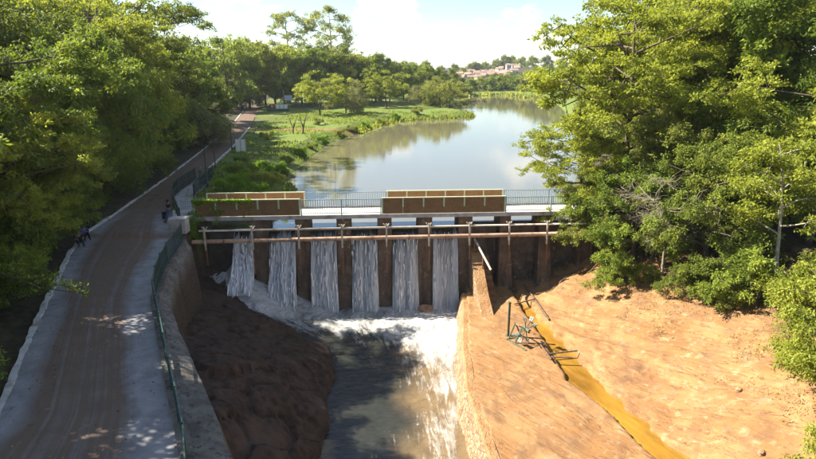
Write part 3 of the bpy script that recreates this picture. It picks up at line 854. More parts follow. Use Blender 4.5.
def board_run(u0, u1, n, v_, z0, z1, board, post, toprail, post_frac):
    w = (u1 - u0) / n
    for i in range(n):
        o = MB().box((u0 + (i + 0.5) * w, v_, (z0 + z1) / 2), (w - 0.006, 0.05, z1 - z0)).obj('guard_board', board, bridge)
    for i in range(n + 1):
        h = z1 - z0 if i in (0, n) else (z1 - z0) * post_frac
        MB().box((u0 + i * w, v_ - 0.055, z1 - h / 2 + 0.02), (0.11, 0.06, h)).obj('guard_post', post, bridge)
    MB().box(((u0 + u1) / 2, v_, z1 + 0.045), (u1 - u0 + 0.1, 0.12, 0.07)).obj('top_rail', toprail, bridge)


def rail_run(u0, u1, v_, z1, posts, spacing=0.185):
    r = tag(bpy.data.objects.new('railing', None)); link(r, bridge)
    for z in (0.14, z1 - 0.02):
        MB().box(((u0 + u1) / 2, v_, z), (u1 - u0, 0.05, 0.05)).obj('rail', M['rail'], r)
    bm_ = MB().box((0, 0, (0.14 + z1) / 2), (0.034, 0.034, z1 - 0.2)).mesh('bar', M['rail'])
    n = int((u1 - u0) / spacing)
    for i in range(1, n):
        mesh_obj('bar', bm_, r, (u0 + (u1 - u0) * i / n, v_, 0))
    pm = MB().box((0, 0, z1 / 2), (0.09, 0.09, z1 + 0.06)).mesh('rail_post', M['rail'])
    for u in posts: mesh_obj('rail_post', pm, r, (u, v_, 0))


upx = lambda px: BLEN * (px - 197) / 368.0
RH = 1.28
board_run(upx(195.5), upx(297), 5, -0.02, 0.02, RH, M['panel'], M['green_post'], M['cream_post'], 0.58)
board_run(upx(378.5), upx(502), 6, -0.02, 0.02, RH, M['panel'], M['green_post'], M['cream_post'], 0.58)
fu = lambda px: (px - 197) / 368.0 * BLEN * 1.055 - 0.35
board_run(fu(203), fu(297), 5, DW + 0.1, 0.06, RH, M['panel_bounce'], M['cream_post'], M['cream_post'], 1.0)
board_run(fu(379), fu(495), 6, DW + 0.1, 0.06, RH, M['panel_bounce'], M['cream_post'], M['cream_post'], 1.0)
rail_run(upx(298.5), upx(377), -0.02, RH - 0.02, [upx(298.5), upx(338), upx(377)])
rail_run(upx(503.5), upx(596), -0.02, RH - 0.02, [upx(503.5), upx(550), upx(596)])
rail_run(fu(299), fu(377.5), DW + 0.1, RH, [fu(299), fu(338), fu(377.5)])
rail_run(fu(497), fu(590), DW + 0.1, RH, [fu(497), fu(543), fu(590)])

# ------------------------------------------------------------------ pipe line with its posts in front of the piers
pl = empty('pipeline', BL, BANG, 'rusty brown water pipe on pale steel posts in front of the dam', 'pipe')
PU0, PU1 = 0.35, BLEN + 2.5
MB().tube([(PU0 - 0.6, -1.0, -1.75), (PU0 + 6, -1.0, -1.72), (PU1 - 6, -1.0, -1.66), (PU1, -1.0, -1.62)], 0.165, 14).obj('pipe', M['pipe'], pl, True)
for i in range(9):
    u = 2.2 + i * 2.9
    MB().tube([(u - 0.05, -1.0, -1.74 + 0.004 * i), (u + 0.05, -1.0, -1.74 + 0.004 * i)], 0.195, 14).obj('flange', M['rust'], pl)
MB().bar((PU0, -1.06, -0.86), (PU1, -1.06, -0.80), 0.075, 8).obj('upper_rail', M['pale_steel'], pl, True)
post_px = [207, 252, 296.5, 338.5, 382, 424, 464.5, 504.5, 543]
post_bot = [-3.6, -4.4, -4.5, -4.6, -4.6, -4.4, -3.6, -4.0, -4.0]
for i, px in enumerate(post_px):
    u = upx(px)
    a = MB().box((u, -1.24, -1.45), (0.13, 0.10, 1.9)).obj('support_post', M['pale_steel'], pl)
    MB().box((u + 0.03, -1.24, (post_bot[i] - 2.4) / 2), (0.10, 0.08, -post_bot[i] - 2.4 + 0.02)).obj('support_leg', M['rust'], pl)
    MB().bar((u - 0.22, -1.06, -0.52), (u, -1.06, -0.86), 0.045).bar((u + 0.22, -1.06, -0.52), (u, -1.06, -0.86), 0.045).obj('fork', M['pale_steel'], pl)
    MB().bar((u, -1.2, -1.98), (u, 0.4, -1.98), 0.06).obj('bracket', M['rust'], pl)


# ------------------------------------------------------------------ waterfalls, one in each open bay
def fall_material():
    s = Nodes('falling_water')
    w = s.coord('World')
    t = s.attr('fall'); lv = s.attr('across')
    comb = s.new('CombineXYZ'); s.put(comb, 0, s.math('MULTIPLY', lv, 9.0)); s.put(comb, 1, s.math('MULTIPLY', t, 1.15)); s.put(comb, 2, s.math('MULTIPLY', s.sep(w)[0], 0.0))
    st = s.noise(1.0, 7, comb.outputs[0], 0.68, 0.3)
    c2 = s.new('CombineXYZ'); s.put(c2, 0, s.math('MULTIPLY', lv, 30.0)); s.put(c2, 1, s.math('MULTIPLY', t, 5.0))
    fn = s.noise(1.0, 5, c2.outputs[0], 0.7, 0.4)
    k = s.math('ADD', s.math('MULTIPLY', st, 0.95), s.math('MULTIPLY', fn, 0.45))
    cover = s.ramp(t, [(0.0, 0.0), (0.14, 0.08), (0.30, 0.28), (0.65, 0.40), (1.0, 0.66)])
    thick = s.attr('thick')
    mask = s.ramp(s.math('SUBTRACT', s.math('ADD', k, s.math('ADD', cover, thick)), 0.88), [(0.0, 0.0), (0.24, 1.0)])
    s.set(color=(0.82, 0.83, 0.84), rough=0.55, spec=0.3)
    tr = s.new('BsdfTranslucent'); s.put(tr, 'Color', (0.8, 0.82, 0.84))
    mx0 = s.new('MixShader'); mx0.inputs[0].default_value = 0.5
    s.l.new(s.p.outputs[0], mx0.inputs[1]); s.l.new(tr.outputs[0], mx0.inputs[2])
    gl = s.new('BsdfGlossy'); gl.inputs['Roughness'].default_value = 0.12
    tp = s.new('BsdfTransparent'); s.put(tp, 'Color', (0.72, 0.74, 0.72))
    fr = s.new('Fresnel'); fr.inputs['IOR'].default_value = 1.33
    mx1 = s.new('MixShader'); s.l.new(fr.outputs[0], mx1.inputs[0]); s.l.new(tp.outputs[0], mx1.inputs[1]); s.l.new(gl.outputs[0], mx1.inputs[2])
    mx = s.new('MixShader'); s.put(mx, 0, mask); s.l.new(mx1.outputs[0], mx.inputs[1]); s.l.new(mx0.outputs[0], mx.inputs[2])
    s.l.new(mx.outputs[0], s.out.inputs['Surface'])
    s.bump(k, 0.8, 0.08)
    s.l.new(s.p.inputs['Normal'].links[0].from_socket, gl.inputs['Normal'])
    return s.m


FALLM = fall_material()
fall_lab = ['short narrow waterfall at the left end of the dam, breaking over the rock', 'second waterfall from the left, curling out over the rock ledge', 'third waterfall from the left, falling straight between two brown piers',
            'fourth waterfall from the left, in the middle below the railing', 'fifth waterfall from the left, second from the stair wall', 'rightmost waterfall, beside the stepped orange wall']
for i in range(6):
    ua = (pier_u[i - 1] + PW / 2) if i > 0 else pier_u[0] - PW / 2 - PITCH * 0.50
    ub = pier_u[i] - PW / 2
    mid = D((ua + ub) / 2, -1.2, 0)
    zf = float(river_z(np.array([mid.x]), np.array([mid.y]))[0]) - (0.7 if i < 2 else 0.2)
    T = np.linspace(0, 1, 46); S = np.linspace(0, 1, 34)
    prof_v = np.interp(T, [0, 0.05, 0.10, 0.18, 0.35, 0.6, 1.0], [1.45, 1.0, 0.62, 0.32, 0.0, -0.35, -1.0])
    prof_z0 = np.interp(T, [0, 0.05, 0.10, 0.18, 1.0], [-1.335, -1.345, -1.44, -1.75, zf])
    TT, SS = np.meshgrid(T, S, indexing='ij')
    wob = fbm(SS * 7 + i * 9.3, TT * 1.6 + i, 71 + i, 4)
    flare = sstep(0.35, 1, TT)
    for layer in (0, 1):
        U = ua + (ub - ua) * (0.02 + 0.96 * SS) + (SS - 0.5) * flare * (0.3 if i < 2 else 0.12)
        Vv = prof_v[:, None] - wob * 0.75 * sstep(0.12, 0.6, TT) - (0.16 * layer) * sstep(0.1, 0.4, TT) - 0.25 * flare * (i < 2)
        if i < 2: Vv = Vv - (0.9, 0.5)[i] * sstep(0.40, 1.0, TT)
        Zz = prof_z0[:, None] + 0 * SS
        P = np.stack([BL.x + BU.x * U + BV.x * Vv, BL.y + BU.y * U + BV.y * Vv, Zz], -1).reshape(-1, 3)
        q = np.arange(P.shape[0]).reshape(TT.shape)
        ff = np.stack([q[:-1, :-1], q[:-1, 1:], q[1:, 1:], q[1:, :-1]], -1).reshape(-1, 4)
        me = np_mesh('waterfall', P, ff, FALLM, True)
        me.attributes.new('fall', 'FLOAT', 'POINT').data.foreach_set('value', (TT.ravel() * 1.0 + layer * 0.0 + 0.0).astype(np.float32))
        me.attributes.new('across', 'FLOAT', 'POINT').data.foreach_set('value', (SS.ravel() * (ub - ua) / 2.2 + i * 3.7 + layer * 1.9).astype(np.float32))
        me.attributes.new('thick', 'FLOAT', 'POINT').data.foreach_set('value', (np.full(TT.size, (0.10, 0.07, 0.10, 0.04, 0.02, 0.07)[i]) + 0.10 * fbm(SS.ravel() * 2 + i, TT.ravel() + 3 * i, 88, 2)).astype(np.float32))
        if layer == 0:
            root = tag(mesh_obj('waterfall', me), fall_lab[i], 'waterfall', 'waterfalls in the open bays of the dam')
        else:
            mesh_obj('outer_veil', me, root)

    # torn strands and droplets in front of the sheet
    rgf = np.random.default_rng(300 + i)
    sv_, sf_ = [], []
    for _ in range(230):
        t0 = 0.16 + 0.84 * rgf.random() ** 0.75; ln = rgf.uniform(0.02, 0.11); sx = rgf.uniform(0.01, 0.99); wd = rgf.uniform(0.008, 0.045)
        vo = rgf.uniform(0.0, 0.34) * sstep(0.1, 0.6, t0) + 0.05
        o = len(sv_)
        for k in range(4):
            tq = min(1.0, t0 + ln * k / 3); wq = wd * (0.35, 1.0, 0.8, 0.25)[k]
            w_at = float(fbm(np.array([sx * 7 + i * 9.3]), np.array([tq * 1.6 + i]), 71 + i, 4)[0])
            vq = float(np.interp(tq, T, prof_v)) - w_at * 0.75 * float(sstep(0.12, 0.6, tq)) - vo - 0.16 * float(sstep(0.1, 0.4, tq))
            if i < 2: vq -= (0.9, 0.5)[i] * float(sstep(0.40, 1.0, tq)) + 0.25 * float(sstep(0.35, 1, tq))
            zq = float(np.interp(tq, T, prof_z0))
            uq = ua + (ub - ua) * (0.02 + 0.96 * sx) + (sx - 0.5) * float(sstep(0.35, 1, tq)) * (0.3 if i < 2 else 0.12)
            for e in (-1, 1):
                p = D(uq + e * wq, vq + 0.02 * e, zq); sv_.append(tuple(p))
        sf_ += [(o + 2 * k, o + 2 * k + 1, o + 2 * k + 3, o + 2 * k + 2) for k in range(3)]
    so = mesh_obj('strands', np_mesh('strands', sv_, sf_, M['white_water'], True), root)
    so['kind'] = 'stuff'

# spray where the falls land
sp_v, sp_f = [], []
for _ in range(5200):
    i = random.randrange(6)
    u = pier_u[i] - PITCH / 2 + random.gauss(0, 0.75); p = D(u, -1.2 - abs(random.gauss(0, 1.0)), 0)
    z = float(river_z(np.array([p.x]), np.array([p.y]))[0]) + 0.2 + abs(random.gauss(0, 0.32))
    r = random.uniform(0.004, 0.016)
    o = len(sp_v)
    sp_v += [(p.x + r, p.y, z), (p.x - r, p.y + r, z), (p.x - r, p.y - r, z), (p.x, p.y, z + 1.6 * r), ]
    sp_f += [(o, o + 1, o + 2), (o, o + 1, o + 3), (o + 1, o + 2, o + 3), (o + 2, o, o + 3)]
tag(mesh_obj('spray', np_mesh('spray', sp_v, sp_f, M['white'])), 'white spray at the foot of the waterfalls', 'spray', None, 'stuff')

# ------------------------------------------------------------------ stepped wall right of the falls
sw = empty('stair_wall', BL, BANG, 'orange dusty wall with steps going down beside the last waterfall', 'stair wall')
su = pier_u[5] + PW / 2 - 0.25
prof = [(0.15, -3.05), (-0.9, -3.12), (-2.4, -4.2), (-4.2, -5.4), (-6.4, PLAT_Z + 0.05)]
m = MB()
a_ = [(su, v_, z) for v_, z in prof]; b_ = [(su + 0.85, v_, z) for v_, z in prof]
base = [(su, v_, -9.0) for v_, z in prof]; base2 = [(su + 0.85, v_, -9.0) for v_, z in prof]
n = len(prof); allv = a_ + b_ + base + base2
fcs = [(k, k + 1, n + k + 1, n + k) for k in range(n - 1)] + [(k, 2 * n + k, 2 * n + k + 1, k + 1) for k in range(n - 1)] + [(n + k, n + k + 1, 3 * n + k + 1, 3 * n + k) for k in range(n - 1)] + [(0, n, 3 * n, 2 * n), (n - 1, 3 * n - 1, 4 * n - 1, 2 * n - 1)]
m.add(allv, fcs).obj('wall_body', M['clay_wall'], sw)
for k in range(8):
    z = -3.5 - k * 0.40; v_ = -0.2 - k * 0.5
    MB().box((su + 0.85 + 0.35, v_ - 0.25, (z - 7.2) / 2), (0.70, 0.54, z + 7.2)).obj('step', M['step'], sw)
MB().bar((su + 0.28, -0.8, -2.0), (su + 1.15, -3.4, -3.75), 0.085, 8).obj('handrail', M['pale_steel'], sw)
for (du, v_, za_, zb_) in ((0.3, -0.85, -2.05, -3.3), (0.75, -2.2, -2.95, -4.6)):
    MB().bar((su + du, v_, za_), (su + du, v_, zb_), 0.055).obj('handrail_post', M['rust'], sw)
m = MB()
for k in range(3): m.box((su - 0.28, -1.1 - 0.28 * k, -8.1 + 0.32 * k), (0.5, 0.5, 0.7))
m.obj('stone_foot', M['old_concrete'], sw)

# ------------------------------------------------------------------ green roadside fence
def fence(path, h, name, label, group=None, base=0.1, spacing=0.16, sect=2.2):
    root = empty(name, path[0], 0, label, 'fence', group)
    o0 = Vector(path[0])
    pts = [Vector(p) for p in path]
    seg = [0]
    for a, b in zip(pts, pts[1:]): seg.append(seg[-1] + (b - a).length)
    def at(s):
        for i in range(len(pts) - 1):
            if s <= seg[i + 1] + 1e-6: return pts[i].lerp(pts[i + 1], (s - seg[i]) / (seg[i + 1] - seg[i]))
        return pts[-1]
    tot = seg[-1]; n = max(1, round(tot / sect))
    pm = MB().box((0, 0, (h + 0.04) / 2), (0.07, 0.07, h + 0.04)).mesh('post', M['fence'])
    nb = int(tot / n / spacing)
    bmsh = MB().box((0, 0, h / 2 + 0.02), (0.024, 0.024, h - 0.14)).mesh('bar', M['fence'])
    for i in range(n + 1):
        p = at(tot * i / n); mesh_obj('post', pm, root, (p - o0) + Vector((0, 0, base)))
        if i == n: break
        q = at(tot * (i + 1) / n); a = math.atan2(q.y - p.y, q.x - p.x); ln = (q - p).length
        mid = (p + q) / 2 - o0
        for z in (0.10, h * 0.5, h - 0.03):
            mesh_obj('rail', MB().box((0, 0, 0), (ln - 0.09, 0.045, 0.05)).mesh('rail', M['fence']), root, mid + Vector((0, 0, base + z)), a)
        for k in range(1, nb):
            r = p.lerp(q, k / nb) - o0
            mesh_obj('bar', bmsh, root, r + Vector((0, 0, base)), a)
    return root


fence(fence_line[::-1], 1.28, 'fence', 'long dark green barred fence on the retaining wall beside the road')
fence([G(181, 226, 0), G(173.6, 207, 0), G(173.2, 199, 0), G(180, 191.5, 0), G(196, 181, 0)], 1.35, 'fence', 'dark green barred fence on the road side of the bridge path', base=0.03)
fence([G(194.5, 199, 0), G(194, 195.5, 0), G(203, 187.5, 0), G(213.5, 177.5, 0)], 1.3, 'fence', 'dark green barred fence on the lake side of the bridge path', base=0.03)
# gate of bars at the bridge mouth
gt = empty('gate', G(181.5, 208, 0.03), 0, 'pale barred gate across the path at the bridge end', 'gate')
for z in (0.12, 1.0): MB().box((0.55, 0, z), (1.1, 0.05, 0.05)).obj('rail', M['rail'], gt)
gb = MB().box((0, 0, 0.56), (0.035, 0.035, 0.9)).mesh('bar', M['rail'])
for k in range(7): mesh_obj('bar', gb, gt, (k * 1.1 / 6, 0, 0))
# block at the end of the wall
blk = MB().box((0, 0, 0.42), (1.15, 0.9, 1.05)).box((0, 0, 0.97), (1.22, 0.97, 0.06)).obj('concrete_block', M['concrete'], None)
blk.location = G(180.0, 231, 0); blk.rotation_euler[2] = 0.05
tag(blk, 'square grey concrete block at the end of the bridge path', 'concrete block')
blk.modifiers.new('bevel', 'BEVEL').width = 0.02

# ------------------------------------------------------------------ water wheel on the channel
wp = G(519, 341, PLAT_Z)
ww = empty('water_wheel', (wp.x, wp.y, PLAT_Z + 0.05), -1.05, 'small grey-green paddle wheel on angled legs over the yellow channel', 'water wheel')
m = MB().bar((-0.55, 0.0, 1.05), (1.35, 0.0, 1.05), 0.05, 8); m.obj('axle', M['rust'], ww)
for sx in (-0.45,):
    MB().bar((sx, -0.55, 0.0), (sx, 0.0, 1.1), 0.055).bar((sx, 0.55, 0.0), (sx, 0.0, 1.1), 0.055).obj('frame_leg', M['grey_green'], ww)
    MB().box((sx, 0, 0.03), (0.12, 1.4, 0.09)).obj('base_bar', M['grey_green'], ww)
MB().box((0.45, -0.6, 0.03), (1.9, 0.12, 0.09)).obj('base_bar', M['grey_green'], ww)
MB().bar((0.25, -0.6, 0.0), (0.25, 0.0, 1.1), 0.06).obj('frame_leg', M['grey_green'], ww)
MB().tube([(0.25, 0, 1.05), (0.95, 0, 1.05)], 0.14, 10).obj('hub', M['grey_green'], ww)
for k in range(8):
    a = k * PI / 4 + 0.2
    sp = MB().bar((0.6, 0, 1.05), (0.6, math.cos(a) * 0.85, 1.05 + math.sin(a) * 0.85), 0.035).obj('spoke', M['grey_green'], ww)
    c, s_ = math.cos(a), math.sin(a)
    t = Vector((0, -s_, c)); r = Vector((0, c, s_))
    ce = Vector((0.6, 0, 1.05)) + r * 0.78
    ex = Vector((0.16, 0, 0))
    vs = [ce - ex - r * 0.15 - t * 0.02, ce + ex - r * 0.15 - t * 0.02, ce + ex + r * 0.15 - t * 0.02, ce - ex + r * 0.15 - t * 0.02]
    vs += [p + t * 0.04 for p in vs]
    MB().hexa(vs).obj('paddle', M['blue_grey'], ww)
tp_ = G(508, 337, PLAT_Z)
po = MB().box((0, 0, 1.25), (0.14, 0.14, 2.5)).box((0.2, 0.1, 0.03), (0.7, 0.25, 0.08)).box((0, 0, 2.52), (0.2, 0.2, 0.06)).obj('post', M['grey_green'])
po.location = (tp_.x, tp_.y, PLAT_Z + 0.02)
po.name = 'steel_post'
tag(po, 'tall grey-green steel post standing left of the paddle wheel', 'post')


def lying(a, b, r, name, label, cat, mat, group=None, lift=0.06):
    za_, zb_ = ground_z(a.x, a.y) + lift, ground_z(b.x, b.y) + lift
    A, B = Vector((a.x, a.y, za_)), Vector((b.x, b.y, zb_))
    mid = (A + B) / 2
    o = MB().tube([tuple(A - mid), tuple((B - A) * 0.02), tuple(B - mid)], r, 7).obj(name, mat, None, False, mid)
    return tag(o, label, cat, group)


lying(G(524, 284, -6.2), G(549, 321, -6.3), 0.075, 'iron_bar', 'long dark bar lying on the clay beside the channel', 'bar', M['wood'], lift=0.10)
lying(G(514, 306, -6.3), G(535, 301, -6.3), 0.05, 'iron_bar', 'thin bar lying across the top of the channel', 'bar', M['wood'], lift=0.12)
for k, (a, b) in enumerate(((G(546, 356, PLAT_Z), G(577, 353, PLAT_Z)), (G(548, 360, PLAT_Z), G(573, 361, PLAT_Z)), (G(540, 348, PLAT_Z), G(551, 364, PLAT_Z)))):
    A, B = Vector((a.x, a.y, PLAT_Z + 0.12 + 0.07 * k)), Vector((b.x, b.y, PLAT_Z + 0.16 + 0.07 * k)); mid = (A + B) / 2
    o = MB().tube([tuple(A - mid), (0, 0, 0.02), tuple(B - mid)], 0.055, 7).obj('plank_bar', M['wood'], None, False, mid)
    tag(o, ('upper of the bars laid across the yellow channel', 'lower of the bars laid across the yellow channel', 'bar lying along the platform edge below the paddle wheel')[k], 'bar', 'bars lying about the channel')

# ------------------------------------------------------------------ trees
def leaf_mesh(name, pts, dirs, size, aspect, lv, mat, rg):
    n = len(pts)
    d = dirs / (np.linalg.norm(dirs, axis=1)[:, None] + 1e-9)
    up = rg.normal(size=(n, 3)) * 0.55 + np.array([0, 0, 1.0])
    s = np.cross(d, up); s /= np.linalg.norm(s, axis=1)[:, None] + 1e-9
    nn = np.cross(s, d)
    L_ = (size * rg.uniform(0.65, 1.3, n))[:, None]; W_ = L_ * aspect
    v = np.stack([pts, pts + d * L_ * 0.45 + s * W_ * 0.5 - nn * L_ * 0.06, pts + d * L_, pts + d * L_ * 0.45 - s * W_ * 0.5 - nn * L_ * 0.06], 1).reshape(-1, 3)
    me = np_mesh(name, v, np.arange(n * 4).reshape(n, 4), mat, False)
    me.attributes.new('lv', 'FLOAT', 'POINT').data.foreach_set('value', np.repeat(np.clip(lv, 0, 1), 4).astype(np.float32))
    return me


def grow(seed, H, R, base=0.3, limbs=14, secs=6, cr=1.0, flat=0.7, per=400, leaf=0.24, aspect=0.5, droop=0.0, prof='round', tr=0.22, leafm='green', bark='bark', lean=0.0, rise=0.35, stems=1, twigs=True, fine=0):
    rg = np.random.default_rng(seed)
    tv, tf, off = [], [], 0
    def tub(p, r, n=6):
        nonlocal off
        a, b = tube_np(p, r, n); tv.append(a); tf.append(b + off); off += len(a)
    centres, outs = [], []
    for st in range(stems):
        la = rg.uniform(0, 2 * PI) if stems > 1 else rg.uniform(-0.5, 0.5)
        ln = (lean + (R * 0.35 if stems > 1 else 0))
        k = np.linspace(0, 1, 8)
        tp = np.stack([np.cos(la) * ln * k ** 1.3 + 0.12 * np.sin(k * 5 + seed) * H / 12, np.sin(la) * ln * k ** 1.3 + 0.12 * np.cos(k * 4 + seed) * H / 12, k * H * 0.86], -1)
        tub(np.vstack([[tp[0] - np.array([0, 0, 0.4])], tp]), tr * np.concatenate([[1.25], (1 - 0.82 * k)]), 8)
        nl = max(3, limbs // stems)
        for i in range(nl):
            h = base + (1 - base) * ((i + rg.uniform(0.1, 0.9)) / nl)
            hh = min(h * 0.95, 0.98)
            s = np.array([np.interp(hh, k, tp[:, c]) for c in range(3)])
            az = i * 2.39996 + rg.uniform(-0.5, 0.5)
            q = (h - base) / (1 - base)
            if prof == 'round': rr = R * (0.35 + 0.65 * math.sin(PI * min(0.98, 0.18 + 0.80 * q)) ** 0.7)
            elif prof == 'umbrella': rr = R * (0.55 + 0.45 * q) * (1 if q < 0.8 else 0.8)
            elif prof == 'column': rr = R * (0.75 + 0.25 * math.sin(PI * q)) * (1 - 0.55 * q ** 3)
            else: rr = R * (1 - 0.7 * q)
            rr *= rg.uniform(0.62, 1.12)
            o = np.array([math.cos(az), math.sin(az), 0])
            e = s + o * rr + np.array([0, 0, rr * rise * rg.uniform(0.2, 1.3) + (0.6 * (1 - q) if prof == 'umbrella' else 0)])
            e[2] = min(e[2], H * rg.uniform(0.92, 1.02))
            m = (s + e) / 2 + np.array([0, 0, -0.10 * rr if prof == 'umbrella' else 0.08 * rr]) + rg.normal(size=3) * 0.12 * rr
            tt = np.linspace(0, 1, 6)[:, None]
            path = (1 - tt) ** 2 * s + 2 * tt * (1 - tt) * m + tt ** 2 * e
            tub(path, tr * 0.42 * (1 - 0.5 * q) * (1 - 0.8 * tt[:, 0]) + 0.012, 5)
            centres.append(e); outs.append(o)
            for j in range(secs):
                t0 = rg.uniform(0.55, 1.0); b = (1 - t0) ** 2 * s + 2 * t0 * (1 - t0) * m + t0 ** 2 * e
                dv = rg.normal(size=3) * np.array([1, 1, 0.45]) + o * 0.5; dv /= np.linalg.norm(dv)
                en = b + dv * rr * rg.uniform(0.22, 0.52)
                en[2] = max(en[2], 0.3)
                if twigs: tub(np.stack([b, (b + en) / 2 + rg.normal(size=3) * 0.06 * rr, en]), np.array([tr * 0.14, tr * 0.09, 0.008]) + 0.008, 4)
                for _ in range(fine):
                    d2 = dv * 0.6 + rg.normal(size=3) * 0.6; e2 = b + (en - b) * rg.uniform(0.3, 1.0)
                    tub(np.stack([e2, e2 + d2 * 0.35 + rg.normal(size=3) * 0.06, e2 + d2 * rg.uniform(0.5, 1.0)]), np.array([0.016, 0.011, 0.006]), 3)
                centres.append(en); outs.append(dv)
    tm = np_mesh('trunk', np.vstack(tv), np.vstack(tf), M[bark], True)
    if per == 0: return tm, None
    C = np.array(centres); n = len(C)
    cw = rg.uniform(0.55, 1.35, n)
    cnt = (per * cw).astype(int)
    ci = np.repeat(np.arange(n), cnt); N = len(ci)
    g = rg.normal(size=(N, 3)); g /= np.linalg.norm(g, axis=1)[:, None]
    rad = rg.random(N) ** 0.45
    offp = g * rad[:, None] * (cr * cw[ci] ** 0.5)[:, None] * np.array([1, 1, flat])
    # ragged: each clump is made of a few tufts
    nt = 9
    tuft = rg.normal(size=(n, nt, 3)) * np.array([0.55, 0.55, 0.55 * flat]) * cr
    w = rg.integers(0, nt, N)
    pts = C[ci] + 0.40 * offp + tuft[ci, w] * 0.92
    if droop: pts[:, 2] -= droop * rg.random(N) ** 1.5 * np.linalg.norm(offp[:, :2], axis=1) / max(cr, 0.1) * 1.2
    pts[:, 2] = np.maximum(pts[:, 2], 0.05)
    dirs = offp / cr + rg.normal(size=(N, 3)) * 0.6 + np.array([0, 0, -0.25 - droop * 0.7])
    tl = rg.random((n, nt))
    lv = 0.30 * rg.random(n)[ci] + 0.28 * tl[ci, w] + 0.42 * rg.random(N)
    return tm, leaf_mesh('crown', pts, dirs, leaf, aspect, lv, L[leafm], rg)


PROTO = {
    'broad_a': grow(11, 11, 5.0, 0.14, 17, 4, 0.95, 0.72, 620, 0.21, 0.5, 0.25, 'round', 0.24, 'green'),
    'broad_b': grow(12, 11, 5.0, 0.10, 18, 4, 0.92, 0.75, 600, 0.22, 0.42, 0.4, 'round', 0.22, 'dark'),
    'acacia_a': grow(21, 15, 7.5, 0.28, 21, 5, 1.05, 0.40, 480, 0.22, 0.5, 0.1, 'umbrella', 0.30, 'bright'),
    'acacia_b': grow(22, 10, 5.5, 0.20, 17, 5, 0.85, 0.46, 500, 0.18, 0.48, 0.15, 'umbrella', 0.22, 'bright'),
    'droop_a': grow(31, 15, 5.2, 0.06, 24, 4, 0.95, 0.9, 460, 0.33, 0.28, 0.8, 'column', 0.26, 'green'),
    'droop_b': grow(32, 14, 5.0, 0.06, 22, 4, 0.95, 0.85, 460, 0.31, 0.30, 0.7, 'round', 0.26, 'dark'),
    'shrub_a': grow(41, 4, 2.6, 0.02, 15, 4, 0.55, 0.8, 330, 0.17, 0.45, 0.3, 'round', 0.06, 'green', stems=3),
    'shrub_b': grow(42, 3, 2.4, 0.02, 12, 4, 0.52, 0.75, 300, 0.16, 0.42, 0.5, 'round', 0.05, 'lush', stems=3),
    'slim': grow(51, 10, 2.8, 0.42, 13, 4, 0.6, 0.55, 190, 0.18, 0.48, 0.1, 'round', 0.13, 'bright', 'pale_bark', lean=1.2),
    'bare': grow(61, 10, 4.2, 0.35, 18, 12, 1, 1, 0, prof='umbrella', tr=0.13, bark='bare_twig', lean=0.6, fine=4),
    'mid_a': grow(71, 14, 6.0, 0.12, 17, 3, 1.30, 0.72, 300, 0.40, 0.5, 0.3, 'round', 0.26, 'green', twigs=False),
    'mid_b': grow(72, 14, 5.5, 0.10, 17, 3, 1.25, 0.8, 300, 0.40, 0.5, 0.4, 'round', 0.26, 'dark', twigs=False),
    'mid_umbrella': grow(73, 10, 7.5, 0.35, 15, 4, 1.30, 0.42, 230, 0.36, 0.5, 0.3, 'umbrella', 0.25, 'bright', twigs=False),
    'mid_weep': grow(74, 8, 4.5, 0.10, 14, 4, 0.95, 0.85, 220, 0.34, 0.35, 0.9, 'round', 0.2, 'olive', twigs=False),
    'tall_a': grow(75, 27, 5.4, 0.58, 11, 4, 1.15, 0.55, 130, 0.42, 0.42, 0.3, 'round', 0.34, 'olive', 'pale_bark'),
    'tall_b': grow(76, 28, 6.4, 0.46, 13, 5, 1.30, 0.6, 170, 0.42, 0.42, 0.3, 'round', 0.36, 'olive', 'pale_bark'),
    'far_a': grow(81, 10, 5.5, 0.08, 12, 2, 1.7, 0.8, 150, 0.75, 0.6, 0.2, 'round', 0.25, 'green', twigs=False),
}


def plant(proto, x, y, scale=1.0, rz=None, label='', cat='tree', name='tree', group=None, leafm=None, z=None, sz=None, tilt=0.0):
    tm, cm = PROTO[proto]
    if z is None: z = ground_z(x, y) - 0.05
    r = empty(name, (x, y, z), random.uniform(0, 2 * PI) if rz is None else rz, label, cat, group)
    r.rotation_euler[0] = tilt
    r.scale = (scale, scale, sz or scale)
    mesh_obj('stems' if 'shrub' in proto else ('branches' if proto == 'bare' else 'trunk'), tm, r)
    if cm:
        c = mesh_obj('crown', cm, r)
        if leafm:
            c.material_slots[0].link = 'OBJECT'; c.material_slots[0].material = L[leafm]
    return r


def X(px, y, z=2.0):
    return (px - CX) / F * (y * math.cos(PIT) + (HC - z) * math.sin(PIT))


ORD = ['leftmost', 'second from the left', 'third from the left', 'fourth from the left', 'fifth from the left', 'sixth from the left', 'seventh from the left', 'eighth from the left', 'ninth from the left', 'tenth from the left',
       'eleventh from the left', 'twelfth from the left', 'thirteenth from the left', 'fourteenth from the left', 'fifteenth from the left', 'sixteenth from the left', 'seventeenth from the left', 'eighteenth from the left', 'nineteenth from the left', 'twentieth from the left',
       'twenty-first from the left', 'twenty-second from the left', 'twenty-third from the left', 'twenty-fourth from the left', 'twenty-fifth from the left', 'twenty-sixth from the left', 'twenty-seventh from the left', 'twenty-eighth from the left', 'twenty-ninth from the left', 'thirtieth from the left']


def row(items, phrase, group, cat='tree', name='tree'):
    """a group of look-alikes, told apart by their order across the view"""
    items = sorted(items, key=lambda t: t[1] / (t[2] + 3))
    for i, t in enumerate(items):
        proto, x, y, s = t[:4]
        plant(proto, x, y, s, label='%s of the %s' % (ORD[i], phrase), cat=cat, name=name, group=group, leafm=t[4] if len(t) > 4 else None)


